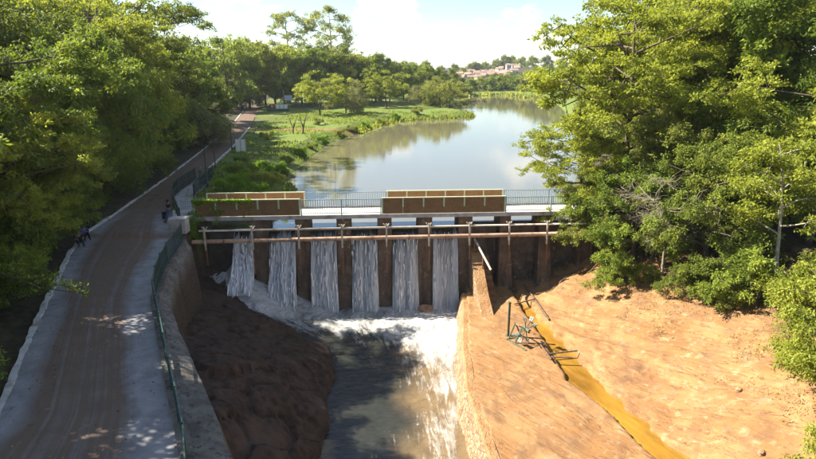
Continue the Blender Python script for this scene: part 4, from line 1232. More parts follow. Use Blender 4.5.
# left forest: single trees
plant('acacia_b', -23.6, 31.5, 1.0, 0.4, 'bright feathery tree leaning over the near left roadside', sz=0.95)
plant('acacia_b', -27.0, 37.0, 1.5, 2.0, 'tall green feathery tree behind the leaning roadside tree', leafm='green')
plant('droop_a', -28.6, 52, 1.14, 1.0, 'tall drooping tree with hanging leaves beside the road bend')
plant('droop_b', -28.6, 46, 0.78, 3.0, 'dark drooping tree in front of the tall hanging-leaf tree', leafm='green')
plant('broad_b', -37, 50, 1.65, 1.3, 'big dark tree at the upper left edge of the forest')
plant('acacia_a', -33.5, 64, 1.32, 0.2, 'feathery tree with open crown against the sky, upper left', leafm='bright')
plant('acacia_a', -36.5, 80, 1.36, 2.6, 'feathery dark-topped tree at the sky edge above the road', leafm='dark')
plant('shrub_a', X(192, 86), 86, 1.9, 0.7, 'grey-green rounded shrub tree beside the far road', leafm='grey')
plant('broad_a', X(205, 100), 100, 1.05, 0.7, 'dark round tree where the far road narrows', leafm='dark')
row([('broad_a', -31, 42, 1.15), ('broad_a', -43, 60, 1.6), ('broad_b', -40, 72, 1.5), ('droop_a', -31, 58, 1.25, 'bright'), ('broad_a', -33.5, 70, 1.1), ('broad_b', -35.5, 76, 1.15), ('mid_a', -40.5, 92, 1.2), ('mid_b', -43.5, 104, 1.2),
     ('mid_a', -47, 118, 1.2), ('mid_b', -50, 88, 1.5), ('mid_a', -52, 74, 1.6, 'bright'), ('broad_b', -34, 34, 1.6), ('mid_b', -60, 100, 1.6), ('mid_b', -52, 130, 1.3), ('broad_a', -46, 48, 1.5, 'dark')],
    'dense trees filling the left forest', 'dense trees of the left forest')
# trees just outside the left edge that shade road and gorge
row([('broad_b', -25.5, 25.5, 1.3), ('broad_a', -23.5, 18.0, 1.3), ('broad_a', -31, 29, 1.3), ('broad_b', -28, 20, 1.3), ('broad_a', -23, 13, 1.5)], 'dark trees at the near left edge', 'dark trees at the near left edge')
# undergrowth along the left roadside
row([('shrub_a', float(xRoadL(y)) - 2.6 - (k % 3) * 0.9, y, 0.75 + 0.25 * ((k * 7) % 5) / 4, ('dark', 'green', 'dark')[k % 3]) for k, y in enumerate((15.5, 18, 21, 24, 27.5, 31, 34.5, 41, 44.5, 48, 52, 56, 61, 66, 72, 80, 90))],
    'bushes lining the left roadside', 'bushes lining the left roadside', 'bush', 'bush')

# trees behind the lake
row([(('mid_a', 'mid_b', 'mid_a', 'mid_b')[k % 4], X(px, y), y, s, m) for k, (px, y, s, m) in enumerate((
    (228, 165, 1.55, 'green'), (250, 178, 1.6, 'bright'), (266, 186, 1.5, 'olive'), (284, 184, 1.45, 'bright'), (302, 186, 1.35, 'green'), (316, 192, 1.4, 'green'), (332, 196, 1.45, 'dark'),
    (347, 200, 1.4, 'bright'), (362, 206, 1.3, 'green'), (376, 212, 1.3, 'green'), (390, 222, 1.2, 'dark'), (404, 228, 1.15, 'green'), (418, 240, 1.1, 'green'), (433, 240, 1.05, 'green'), (447, 252, 0.95, 'dark'), (242, 175, 1.3, 'green'), (275, 195, 1.45, 'dark'), (325, 215, 1.5, 'dark'), (368, 240, 1.3, 'dark'), (410, 255, 1.15, 'dark')))],
    'dense trees on the rise behind the lake', 'dense trees on the rise behind the lake')
plant('tall_a', X(290, 215), 215, 1.36, 0.4, 'tall sparse gum tree left of the pair against the sky')
plant('tall_b', X(332, 215), 215, 1.36, 1.2, 'tall full gum tree right of the pair against the sky')
plant('mid_umbrella', X(320, 150), 150, 1.0, 0.3, 'sunlit spreading tree on the lawn by the lake')
plant('mid_weep', X(346, 158), 158, 1.15, 0.3, 'pale olive weeping tree beside the sunlit lawn tree', leafm='grey')
plant('mid_umbrella', X(386, 182), 182, 1.08, 1.3, 'sunlit spreading tree beside the lakeside path, second on the lawn')
plant('mid_a', X(449, 206), 206, 1.25, 1.3, 'big round olive-topped tree on the grassy point', leafm='olive', sz=0.82)
plant('mid_weep', X(440, 188), 188, 1.2, 2.3, 'low brownish weeping willow at the water on the point', leafm='olive')
plant('mid_weep', X(421, 196), 196, 1.0, 0.3, 'pale weeping tree left of the grassy point', leafm='grey')
row([('far_a', X(px, y), y, s, m) for px, y, s, m in ((458, 330, 0.8, 'dark'), (470, 338, 0.7, 'green'), (480, 345, 0.72, 'olive'), (489, 340, 0.78, 'green'), (499, 348, 0.82, 'green'), (508, 342, 0.85, 'dark'), (518, 335, 0.95, 'green'), (529, 330, 1.2, 'olive'), (540, 325, 1.25, 'green'), (552, 315, 1.3, 'dark'), (565, 300, 1.3, 'green'), (466, 305, 0.55, 'dark'))],
    'trees along the far end of the lake', 'trees along the far end of the lake')
row([('far_a', X(px, y), y, s, m) for px, y, s, m in ((455, 600, 1.0, 'dark'), (463, 560, 0.8, 'olive'), (471, 650, 1.1, 'dark'), (477, 655, 1.1, 'dark'), (484, 660, 1.0, 'green'), (496, 650, 1.3, 'dark'), (505, 650, 1.4, 'dark'), (510, 655, 1.3, 'green'), (520, 620, 1.2, 'olive'), (532, 600, 1.2, 'green'), (475, 480, 0.5, 'green'), (494, 450, 0.6, 'green'), (512, 450, 0.6, 'green'), (486, 540, 0.45, 'dark'), (440, 620, 1.1, 'dark'), (425, 640, 1.2, 'green'), (545, 620, 1.2, 'dark'), (560, 600, 1.2, 'green'))],
    'trees among the hillside houses', 'trees among the hillside houses')

# right bank
plant('acacia_a', 18.9, 49, 1.24, 2.3, 'large bright layered tree overhanging the right end of the bridge')
plant('acacia_b', 14.6, 46.5, 0.85, 1.9, 'small bright feathery tree at the lake edge right of the bridge')
plant('broad_a', 17.6, 41.5, 0.80, 0.6, 'dense green tree hiding the right end of the dam')
plant('broad_a', 15.2, 44.2, 0.62, 0.6, 'light olive leafy tree overhanging the railing at the bridge end', leafm='olive')
plant('broad_a', 20.4, 44.0, 0.98, 2.6, 'round olive tree before the trunk of the large layered tree', leafm='olive')
plant('broad_b', 21.3, 38.0, 0.92, 1.6, 'dark dense tree standing at the top of the clay bank')
plant('droop_b', 24.5, 44, 0.85, 2.0, 'dark drooping tree behind the clay bank')
plant('bare', 18.4, 38.2, 0.78, 1.2, 'leafless tree with bleached pale branches in the right thicket', name='bare_tree')
plant('slim', 23.0, 32.6, 1.08, 2.4, 'slim pale-trunked tree with thin leaves near the right edge')
plant('shrub_a', 21.2, 31.8, 0.95, 0.5, 'light green bush at the foot of the slim pale tree', 'bush', 'bush', leafm='green')
plant('shrub_b', 20.2, 23.2, 1.15, 1.5, 'bright yellow-green bush at the right edge of the clay', 'bush', 'bush', leafm='bright')
plant('shrub_b', 17.3, 18.4, 0.95, 2.5, 'bright yellow-green bush in the lower right corner', 'bush', 'bush', leafm='bright')
plant('shrub_b', 22.4, 27.5, 1.2, 0.2, 'bright green bush above the clay, right of the pale tree', 'bush', 'bush', leafm='bright')
plant('shrub_a', 18.6, 34.6, 0.62, 0.2, 'dark low bush on the upper edge of the clay bank', 'bush', 'bush', leafm='dark')
plant('shrub_a', 15.6, 39.0, 0.75, 1.2, 'low green bush at the right foot of the dam', 'bush', 'bush', leafm='green')
plant('shrub_a', 20.2, 34.2, 0.8, 2.2, 'dark leafy bush under the dense tree on the clay bank', 'bush', 'bush', leafm='dark')
row([('broad_a', 29, 47, 1.7, 'green'), ('acacia_a', 34, 52, 1.28), ('broad_b', 36, 44, 1.6), ('acacia_a', 29, 58, 1.4), ('acacia_a', 25, 56, 1.36), ('acacia_b', 29, 39, 1.3), ('broad_b', 42, 56, 1.7), ('droop_a', 31, 42, 0.95), ('broad_b', 27, 62, 1.5), ('mid_a', 38, 76, 1.3), ('mid_b', 37, 102, 0.8, 'green'), ('mid_a', 45, 125, 0.85), ('mid_b', 54, 160, 0.9, 'olive'), ('mid_a', 31, 86, 0.8, 'olive'), ('mid_b', 42, 95, 1.3), ('mid_a', 52, 130, 1.2), ('mid_b', 60, 165, 1.1), ('mid_a', 66, 200, 1.1)],
    'tall trees of the right forest', 'tall trees of the right forest')
# lush plants on the grass bank beside the bridge
row([('shrub_b', X(px, y), y, s, m) for px, y, s, m in ((222, 52, 0.5, 'lush'), (236, 54, 0.62, 'lush'), (250, 52, 0.62, 'lush'), (262, 56, 0.6, 'bright'), (272, 52, 0.55, 'lush'), (244, 60, 0.6, 'bright'), (262, 64, 0.5, 'lush'), (230, 61, 0.45, 'lush'), (214, 47.5, 0.38, 'bright'), (232, 48, 0.42, 'lush'), (252, 48, 0.42, 'lush'), (276, 60, 0.4, 'bright'))],
    'leafy clumps on the bank behind the left guard boards', 'leafy clumps behind the guard boards', 'bush', 'bush')
row([('shrub_b', x, y, s_, m_) for x, y, s_, m_ in ((-15.6, 68, 0.45, 'lush'), (-16.2, 74, 0.4, 'green'), (-15.9, 82, 0.45, 'lush'), (-15.4, 90, 0.4, 'green'), (-15, 98, 0.5, 'lush'), (-13.2, 108, 0.55, 'bright'), (-11.6, 117, 0.5, 'olive'), (-9.6, 127, 0.55, 'lush'), (-6.5, 137, 0.5, 'bright'), (-3.2, 148, 0.6, 'lush'), (-21, 70, 0.35, 'lush'), (-24, 96, 0.5, 'green'), (-19, 122, 0.5, 'olive'), (2.5, 156, 0.6, 'olive'))],
    'low shrubs along the grassy left shore', 'low shrubs along the left shore', 'bush', 'bush')
vb = D(-0.9, -0.35, -2.9)
plant('shrub_b', vb.x, vb.y, 0.62, 0.4, 'bright climbing bush hanging over the left end of the dam', 'bush', 'climbing_bush', leafm='lush', z=-2.2, sz=0.8)
# creeper on the left guard boards
rg = np.random.default_rng(5)
n = 2600
cu = rg.random(n) ** 1.6 * 4.6; cz = np.where(rg.random(n) < 0.55, RH + 0.06 + rg.normal(size=n) * 0.06, RH - rg.random(n) ** 1.4 * 1.5)
cp = np.stack([BL.x + BU.x * (cu - 0.2) + BV.x * (-0.10), BL.y + BU.y * (cu - 0.2) + BV.y * (-0.10) - rg.random(n) * 0.12, cz], -1)
kk = (cz > RH - 0.1) | (fbm(cu * 1.6, cz * 1.6, 91, 2) > 0.02)
cp = cp[kk]
cm_ = leaf_mesh('creeper', cp, rg.normal(size=(len(cp), 3)) * 0.5 + np.array([0, -0.5, -0.5]), 0.13, 0.7, rg.random(len(cp)), L['lush'], rg)
tag(mesh_obj('creeper', cm_), 'yellow-green creeper grown over the left guard boards', 'creeper')
# a leafy branch hanging over the road at the lower left
bp = G(70, 292, 1.4)
br = empty('overhanging_branch', (bp.x, bp.y, 1.4), 0.2, 'thin leafy branch reaching out over the road at lower left', 'branch')
bt, bl = MB(), []
main = [(-5.6, 1.4, 2.2), (-3.2, 0.7, 1.0), (-1.2, 0.1, 0.25), (0.5, 0.0, -0.1)]
bt.tube(main, [0.06, 0.045, 0.03, 0.012], 6)
for k in range(34):
    t = 0.15 + 0.85 * k / 33
    c = Vector(main[0]).lerp(Vector(main[3]), t); e = c + Vector((random.uniform(0, 0.7), random.uniform(-0.8, 0.8), random.uniform(-0.35, 0.25)))
    bt.tube([tuple(c), tuple(e)], [0.014, 0.006], 4)
    bl += [np.array(c.lerp(e, q)) + rg.normal(size=3) * 0.09 for q in np.linspace(0.3, 1, 22)]
bt.obj('stem', M['bark'], br)
bl = np.array(bl)
mesh_obj('leaves', leaf_mesh('leaves', bl, rg.normal(size=bl.shape) + np.array([0.3, 0, -0.3]), 0.15, 0.45, rg.random(len(bl)), L['green'], rg), br)

# ------------------------------------------------------------------ grass, dry tufts, stones
def blades(name, pts, h, label, mat, seed, wid=0.03):
    rg = np.random.default_rng(seed); n = len(pts)
    d = rg.normal(size=(n, 3)) * np.array([0.5, 0.5, 0]) + np.array([0, 0, 1.0])
    me = leaf_mesh(name, pts, d, h, wid / h * 2.2, rg.random(n), mat, rg)
    return tag(mesh_obj(name, me), label, 'grass', None, 'stuff')


def scatter(n, box, test, seed):
    rg = np.random.default_rng(seed)
    x = rg.uniform(box[0], box[1], n); y = box[2] + (box[3] - box[2]) * rg.random(n) ** 1.5
    z, c, r, g = terrain(x, y)
    k = test(x, y, z, c, r, g)
    return np.stack([x, y, z], -1)[k]


gp = scatter(42000, (-32, 22, 44.5, 165), lambda x, y, z, c, r, g: (g > 0.5) & (z > LAKE_Z + 0.02) & (x > xRoadR(y) + 0.5) & (x < 12 + 0.05 * y) & (fbm(x * .25, y * .25, 77, 3) > -0.12), 3)
blades('grass', gp, 0.34, 'grass on the bank between the road and the lake', leaf_mat('grass_blades', (0.07, 0.12, 0.015), (0.15, 0.20, 0.028), (0.26, 0.28, 0.06), 0.5), 4, 0.09)
rp_ = scatter(26000, (-17, 24, 118, 205), lambda x, y, z, c, r, g: (z > LAKE_Z - 0.35) & (z < LAKE_Z + 0.5), 13)
blades('reeds', rp_, 0.85, 'bright green reeds along the edge of the lake', L['bright'], 6, 0.16)
fp = scatter(6000, (25, 66, 255, 330), lambda x, y, z, c, r, g: (z > LAKE_Z - 0.35) & (z < LAKE_Z + 0.9), 14)
blades('reeds', fp, 1.3, 'yellow reeds along the far end of the lake', L['olive'], 8, 0.5)
dp = scatter(22000, (7, 24, 14, 42), lambda x, y, z, c, r, g: (c > 0.35) & (x > xCr(y) + 3.0) & (vnoise(x * 0.9, y * 0.9, 12) + 0.35 * (x - xT(y) + 3) / 3 > 0.15) & (z > PLAT_Z + 0.4), 15)
blades('dry_grass', dp, 0.19, 'dry straw-coloured grass tufts on the clay bank', leaf_mat('straw', (0.24, 0.17, 0.08), (0.38, 0.28, 0.14), (0.46, 0.38, 0.20), 0.3), 9, 0.018)


rgl = np.random.default_rng(44)
ly = rgl.uniform(12, 60, 1500); lk = rgl.random(1500)
lx = xRoadL(ly) + (xRoadR(ly) - xRoadL(ly)) * np.where(rgl.random(1500) < 0.6, lk ** 3, lk)
lp = np.stack([lx, ly, np.full(1500, 0.055)], -1)
lm = leaf_mesh('fallen_leaves', lp, rgl.normal(size=(1500, 3)) * np.array([1, 1, 0.12]), 0.085, 0.6, rgl.random(1500), leaf_mat('dead_leaf', (0.10, 0.055, 0.02), (0.22, 0.13, 0.04), (0.36, 0.27, 0.09), 0.2), rgl)
tag(mesh_obj('fallen_leaves', lm), 'dry leaves scattered over the muddy road', 'leaves', None, 'stuff')


def stone_mesh(seed, r):
    rg = np.random.default_rng(seed)
    import bmesh
    bm = bmesh.new(); bmesh.ops.create_icosphere(bm, subdivisions=2, radius=r)
    ph = rg.uniform(0, 6, 6)
    for v_ in bm.verts:
        c = v_.co; k = 1 + 0.22 * math.sin(c.x / r * 2.6 + ph[0]) + 0.2 * math.sin(c.y / r * 3.1 + ph[1]) + 0.14 * math.sin(c.z / r * 4 + ph[2])
        v_.co = Vector((c.x * k * 1.25, c.y * k, c.z * k * 0.62))
    me = bpy.data.meshes.new('stone'); bm.to_mesh(me); bm.free(); me.materials.append(M['stone']); return me


sms = [stone_mesh(k, 1.0) for k in range(4)]
stones = []
rgs = np.random.default_rng(23)
while len(stones) < 6:
    y = rgs.uniform(17, 38); x = rgs.uniform(float(xCr(y)) + 0.6, float(xT(y)))
    stones.append((x, y, rgs.uniform(0.07, 0.2)))
NTH = ['first', 'second', 'third', 'fourth', 'fifth', 'sixth', 'seventh', 'eighth', 'ninth', 'tenth']
stones.sort(key=lambda t: -t[1])
for k, (x, y, r) in enumerate(stones):
    o = mesh_obj('stone', sms[k % 4], None, (x, y, ground_z(x, y) + r * 0.15), rgs.uniform(0, 6), (r, r, r))
    tag(o, '%s loose orange stone on the clay bank, counted from the dam towards the viewer' % NTH[k], 'stone', 'loose stones on the clay bank')
q = D(pier_u[4] + 0.1, -1.5, -7.9)
o = mesh_obj('boulder', sms[1], None, q, 0.4, (0.55, 0.5, 0.9)); tag(o, 'brown boulder in the foam below the pier', 'boulder')

# ------------------------------------------------------------------ people
SKIN = plain('skin', (0.30, 0.17, 0.11), 0.55)
HAIR = plain('black_hair', (0.012, 0.010, 0.009), 0.6)


def skin_obj(name, pts, edges, rad, mat, parent, root=0, sub=2):
    me = bpy.data.meshes.new(name); me.from_pydata(pts, edges, []); me.materials.append(mat)
    o = mesh_obj(name, me, parent)
    mod = o.modifiers.new('skin', 'SKIN')
    sv = me.skin_vertices[0].data
    for i, r in enumerate(rad):
        sv[i].radius = r if isinstance(r, tuple) else (r, r); sv[i].use_root = (i == root)
    mod.use_smooth_shade = True
    s = o.modifiers.new('sub', 'SUBSURF'); s.levels = s.render_levels = sub
    return o


def person(loc, rz, J, label, shirt, trousers, shoes, hat=None, group=None):
    """J: joint name -> point; the figure faces -y"""
    p = empty('person', loc, rz, label, 'person', group)
    names = ['pelvis', 'spine', 'chest', 'neck', 'head', 'crown', 'shl', 'ell', 'hal', 'shr', 'elr', 'har', 'hil', 'knl', 'anl', 'tol', 'hir', 'knr', 'anr', 'tor']
    pts = [J[n] for n in names]; ix = {n: i for i, n in enumerate(names)}
    E_ = [('pelvis', 'spine'), ('spine', 'chest'), ('chest', 'neck'), ('neck', 'head'), ('head', 'crown'), ('chest', 'shl'), ('shl', 'ell'), ('ell', 'hal'), ('chest', 'shr'), ('shr', 'elr'), ('elr', 'har'),
          ('pelvis', 'hil'), ('hil', 'knl'), ('knl', 'anl'), ('anl', 'tol'), ('pelvis', 'hir'), ('hir', 'knr'), ('knr', 'anr'), ('anr', 'tor')]
    R_ = dict(pelvis=(.13, .10), spine=(.12, .09), chest=(.15, .10), neck=.055, head=.095, crown=.075, shl=.065, ell=.045, hal=.04, shr=.065, elr=.045, har=.04, hil=.085, knl=.06, anl=.045, tol=.035, hir=.085, knr=.06, anr=.045, tor=.035)
    skin_obj('body', pts, [(ix[a], ix[b]) for a, b in E_], [R_[n] for n in names], SKIN, p)
    def cloth(nm, ns, es, grow_, mat):
        ii = {n: i for i, n in enumerate(ns)}
        rr = [tuple(k + grow_ for k in R_[n]) if isinstance(R_[n], tuple) else R_[n] + grow_ for n in ns]
        skin_obj(nm, [J[n] for n in ns], [(ii[a], ii[b]) for a, b in es], rr, mat, p)
    cloth('shirt', ['pelvis', 'spine', 'chest', 'shl', 'ell', 'shr', 'elr'], [('pelvis', 'spine'), ('spine', 'chest'), ('chest', 'shl'), ('shl', 'ell'), ('chest', 'shr'), ('shr', 'elr')], 0.022, shirt)
    cloth('trousers', ['pelvis', 'hil', 'knl', 'anl', 'hir', 'knr', 'anr'], [('pelvis', 'hil'), ('hil', 'knl'), ('knl', 'anl'), ('pelvis', 'hir'), ('hir', 'knr'), ('knr', 'anr')], 0.020, trousers)
    for a, b in (('anl', 'tol'), ('anr', 'tor')):
        skin_obj('shoe', [J[a], J[b]], [(0, 1)], [0.055, 0.05], shoes, p)
    h, c = Vector(J['head']), Vector(J['crown']); d = (c - h).normalized()
    hm = MB()
    hv, hf = tube_np([h + d * -0.02 + Vector((0, 0.035, 0)), h + d * 0.05 + Vector((0, 0.02, 0)), h + d * 0.12 + Vector((0, 0.012, 0)), h + d * 0.165 + Vector((0, 0.012, 0))], [0.10, 0.117, 0.095, 0.03], 12)
    hm.add(hv.tolist(), hf.tolist()); hm.f.append(tuple(range(len(hv) - 12, len(hv))))
    if hat: hm.box(tuple(h + d * 0.06 + Vector((0, -0.14, 0))), (0.15, 0.13, 0.02))
    hm.obj('cap' if hat else 'hair', hat or HAIR, p, True)
    nose = Vector(J['head']) + Vector((0, -0.105, 0.0))
    MB().box(tuple(nose), (0.03, 0.04, 0.045), 0, 0.6).obj('nose', SKIN, p)
    return p


STAND = dict(pelvis=(0, 0, .96), spine=(0, 0, 1.16), chest=(0, 0, 1.38), neck=(0, -.01, 1.50), head=(0, -.03, 1.62), crown=(0, -.02, 1.69), shl=(.19, 0, 1.42), ell=(.25, .02, 1.14), hal=(.24, -.12, .92), shr=(-.19, 0, 1.42), elr=(-.25, .02, 1.14), har=(-.24, -.12, .92),
             hil=(.10, 0, .90), knl=(.11, -.02, .50), anl=(.11, .02, .09), tol=(.13, -.16, .05), hir=(-.10, 0, .90), knr=(-.11, -.02, .50), anr=(-.11, .02, .09), tor=(-.13, -.16, .05))
LEAN = dict(STAND); LEAN.update(pelvis=(0, .12, .93), spine=(0, .14, 1.13), chest=(0, .17, 1.35), neck=(0, .13, 1.47), head=(0, .09, 1.58), crown=(0, .09, 1.66), shl=(.19, .17, 1.39), shr=(-.19, .17, 1.39), ell=(.27, .10, 1.12), hal=(.12, -.10, 1.04), elr=(-.27, .10, 1.12), har=(-.10, -.12, 1.02),
                                knl=(.10, -.10, .50), anl=(.12, -.22, .09), tol=(.14, -.40, .05), knr=(-.10, -.06, .50), anr=(-.14, -.14, .09), tor=(-.17, -.32, .05), hil=(.10, .10, .88), hir=(-.10, .10, .88))
SIT = dict(pelvis=(0, .05, .26), spine=(0, .02, .46), chest=(0, -.06, .68), neck=(0, -.12, .79), head=(0, -.17, .90), crown=(0, -.16, .98), shl=(.19, -.06, .71), ell=(.25, -.26, .52), hal=(.12, -.50, .50), shr=(-.19, -.06, .71), elr=(-.25, -.26, .52), har=(-.12, -.50, .50),
           hil=(.10, .03, .23), knl=(.15, -.38, .50), anl=(.14, -.50, .08), tol=(.16, -.68, .05), hir=(-.10, .03, .23), knr=(-.15, -.36, .50), anr=(-.14, -.46, .08), tor=(-.16, -.64, .05))
black, denim, royal = plain('black_cloth', (0.014, 0.014, 0.016)), plain('blue_denim', (0.055, 0.10, 0.19)), plain('royal_blue_cloth', (0.02, 0.06, 0.42))
charcoal, greyc, greenc = plain('charcoal_cloth', (0.035, 0.035, 0.038)), plain('grey_cloth', (0.17, 0.18, 0.17)), plain('green_cap', (0.10, 0.28, 0.22))
person(G(168.5, 222, 0.02), -0.7, LEAN, 'person in black top, black cap and blue jeans leaning on the fence', black, denim, black, black)
person(G(84.5, 239, 0.03), 0.9, SIT, 'person in royal blue shirt sitting on the left kerb', royal, black, black, None)
person(G(79.5, 245, 0.03), 0.75, SIT, 'person in dark clothes sitting left of the blue-shirted person', charcoal, charcoal, black, plain('beige_cap', (0.36, 0.30, 0.20)))
person(G(201.5, 183.5, 0.02), 2.6, STAND, 'person in grey with green cap standing at the path end', greyc, greyc, charcoal, greenc)
bgp = G(164.8, 219, 0.02)
bg = MB().box((0, 0, 0.32), (0.34, 0.26, 0.56), 0, 0.86).box((0, -0.17, 0.22), (0.26, 0.10, 0.30), 0, 0.9).obj('rucksack', black)
bg.location = bgp; bg.modifiers.new('bevel', 'BEVEL').width = 0.05
MB().box((0, -0.01, 0.605), (0.26, 0.2, 0.05)).obj('flap', denim, bg)
tag(bg, 'black and blue rucksack beside the person in black', 'rucksack')

# ------------------------------------------------------------------ lamp posts, boards and signs
def lamp_post(px, py, h, label):
    b = G(px, py, 0.0)
    r = empty('lamp_post', (b.x, b.y, 0), 0.5, label, 'lamp post', 'lamp posts beside the far road')
    MB().tube([(0, 0, -0.1), (0, 0, h * 0.4), (0, 0, h)], [0.075, 0.06, 0.045], 8).obj('pole', M['lamp_metal'], r, True)
    MB().tube([(0, 0, 0), (0, 0, 0.28)], [0.13, 0.10], 8).obj('base', M['lamp_metal'], r)
    for s_ in (-1, 1):
        a = MB().tube([(0, 0, h - 0.55), (0.18 * s_, 0, h - 0.15), (0.42 * s_, 0, h + 0.12), (0.62 * s_, 0, h + 0.15)], 0.035, 6).obj('arm', M['lamp_metal'], r, True)
        MB().box((0.72 * s_, 0, h + 0.12), (0.42, 0.2, 0.10), 0, 0.7).obj('lamp_head', M['lamp_metal'], r)


lamp_post(207.5, 187, 4.3, 'nearest dark double-armed lamp post, behind the lake-side fence')
lamp_post(215.5, 168, 4.0, 'second dark double-armed lamp post up the far road')
lamp_post(232, 149, 3.8, 'farthest dark double-armed lamp post, by the white board')

wb = G(241, 152, 0.0)
r = empty('notice_board', (wb.x, wb.y, ground_z(wb.x, wb.y)), 0.1, 'white notice board standing on the grass beside the far road', 'notice board')
for s_ in (-1, 1): MB().box((s_ * 0.36, 0, 0.95), (0.62, 0.05, 1.75)).obj('board', M['white'], r)
MB().box((0, 0.02, 0.95), (0.06, 0.08, 1.9)).obj('post', M['concrete'], r)
MB().box((0.72, 0.06, 0.9), (0.06, 0.1, 1.8)).obj('post', M['concrete'], r)

sp_ = G(276, 112, 0.0)
gz = ground_z(sp_.x, sp_.y)
r = empty('entrance_sign', (sp_.x, sp_.y, gz), 0.05, 'red heart emblem and white blocks on a green plinth by the road', 'sign')
MB().box((0.6, 0, 0.35), (6.2, 0.7, 0.9)).obj('plinth', plain('green_plinth', (0.03, 0.10, 0.06)), r)
hp = []
for k in range(36):
    t = 2 * PI * k / 36
    hp.append((0.062 * 16 * math.sin(t) ** 3 * 0.75, 0.058 * (13 * math.cos(t) - 5 * math.cos(2 * t) - 2 * math.cos(3 * t) - math.cos(4 * t)) * 0.75))
hv = [(a - 1.0, -0.16, b + 1.62) for a, b in hp] + [(a - 1.0, 0.16, b + 1.62) for a, b in hp]
hb = MB(); hb.add(hv, [tuple(range(36)), tuple(range(71, 35, -1))] + [(k, 36 + k, 36 + (k + 1) % 36, (k + 1) % 36) for k in range(36)]); hb.obj('heart', M['red'], r)
MB().box((-1.0, -0.18, 1.6), (0.42, 0.04, 0.5)).obj('emblem', M['cream_post'], r)
for k in range(3): MB().box((0.55 + 1.15 * k, 0, 1.42), (0.95, 0.28, 1.2)).obj('white_block', M['white'], r)
for k in range(9): pass
s2 = G(287.5, 110, 0.0)
r = empty('road_sign', (s2.x, s2.y, ground_z(s2.x, s2.y)), 0, 'pale blue-white sign board on a pole behind the heart sign', 'sign')
MB().tube([(-1.0, 0, 0), (-1.0, 0, 5.6)], 0.09, 8).obj('pole', M['concrete'], r)
MB().box((0.4, -0.05, 3.3), (2.3, 0.08, 1.5)).obj('board', plain('pale_blue_board', (0.50, 0.56, 0.68), 0.5), r)
MB().box((0.4, 0.02, 1.4), (0.1, 0.1, 2.8)).obj('post', M['concrete'], r)
for k, (px, py, h) in enumerate(((293, 136, 1.6), (303, 136, 1.9))):
    b = G(px, py, -0.3); zz = ground_z(b.x, b.y)
    o = MB().tube([(0, 0, -0.3), (0.12, 0, h * 0.6), (0.55, 0.1, h * 1.4), (1.0, 0.1, h * 2.1)], [0.17, 0.14, 0.07, 0.03], 7).tube([(0.12, 0, h * 0.6), (-0.35, 0.1, h * 1.3), (-0.5, 0.2, h * 1.8)], [0.14, 0.08, 0.03], 6).obj('bare_stump', M['bark'], None, True, (b.x, b.y, zz))
    tag(o, ('left bare forked trunk at the grassy lake edge', 'right bare forked trunk at the grassy lake edge')[k], 'tree')

# ------------------------------------------------------------------ houses on the far hill
wallm = [plain('white_house_wall', (0.66, 0.63, 0.58)), plain('cream_house_wall', (0.56, 0.45, 0.33)), plain('salmon_house_wall', (0.50, 0.29, 0.20)), plain('yellow_house_wall', (0.60, 0.46, 0.10))]
roofm = [plain('orange_tile_roof', (0.30, 0.205, 0.15)), plain('red_tile_roof', (0.27, 0.17, 0.13)), plain('tan_tile_roof', (0.33, 0.26, 0.20))]
winm = plain('dark_window', (0.05, 0.055, 0.06), 0.3)
rgh = np.random.default_rng(31)
hs = []
for y0 in (470, 505, 540, 575, 610, 640):
    for px in np.arange(460 + rgh.uniform(0, 4), 516, 7.5):
        hs.append((X(px + rgh.uniform(-2, 2), y0), y0 + rgh.uniform(-10, 10)))
hs.sort(key=lambda t: t[0] / (t[1] + 3))
NUMW = ['first', 'second', 'third', 'fourth', 'fifth', 'sixth', 'seventh', 'eighth', 'ninth', 'tenth']
rows_ = {}
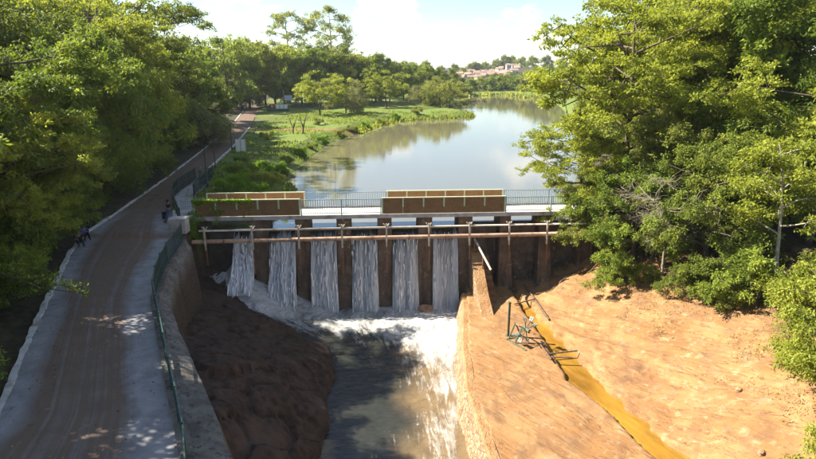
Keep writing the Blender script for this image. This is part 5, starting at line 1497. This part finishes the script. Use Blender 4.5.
for x, y in hs: rows_.setdefault(int((y - 452) // 35), []).append((x, y))
rname = ['lowest', 'second lowest', 'third lowest', 'third highest', 'second highest', 'highest']
for rk in sorted(rows_):
    for k, (x, y) in enumerate(rows_[rk]):
        w_, d_, h_ = rgh.uniform(3.6, 6.0), rgh.uniform(3.8, 6), rgh.uniform(2.2, 4.2)
        wm, rm = wallm[int(rgh.choice([0, 0, 0, 1, 1, 2, 3]))], roofm[int(rgh.integers(0, 3))]
        r = empty('house', (x, y, ground_z(x, y)), rgh.uniform(-0.5, 0.5), '%s house from the left in the %s row on the far hill' % (NUMW[min(k, 9)], rname[min(rk, 5)]), 'house', 'houses on the far hill')
        MB().box((0, 0, h_ / 2 - 1), (w_, d_, h_ + 2)).obj('wall', wm, r)
        e = 0.5; rh = rgh.uniform(1.2, 2.2); a, b = w_ / 2 + e, d_ / 2 + e
        MB().add([(-a, -b, h_), (a, -b, h_), (a, b, h_), (-a, b, h_), (-a, 0, h_ + rh), (a, 0, h_ + rh)], [(0, 1, 5, 4), (2, 3, 4, 5), (0, 4, 3), (1, 2, 5), (0, 3, 2, 1)]).obj('roof', rm, r)
        for s_ in (-0.25, 0.25): MB().box((w_ * s_, -d_ / 2 - 0.03, h_ * 0.5), (1.4, 0.1, 1.3)).obj('window', winm, r)

# ------------------------------------------------------------------ air
hz = MB().box((0, 1270, 16), (2900, 2800, 58)).obj('haze', M['white'])
hz.data.materials.clear()
hm_ = bpy.data.materials.new('thin_haze'); hm_.use_nodes = True
hm_.node_tree.nodes.remove(hm_.node_tree.nodes['Principled BSDF'])
pv = hm_.node_tree.nodes.new('ShaderNodeVolumePrincipled')
pv.inputs['Color'].default_value = (0.86, 0.92, 1.0, 1); pv.inputs['Density'].default_value = 0.00012; pv.inputs['Anisotropy'].default_value = 0.2
hm_.node_tree.links.new(pv.outputs[0], hm_.node_tree.nodes['Material Output'].inputs['Volume'])
hz.data.materials.append(hm_)
tag(hz, 'thin pale haze in the air over the valley', 'haze', None, 'stuff')
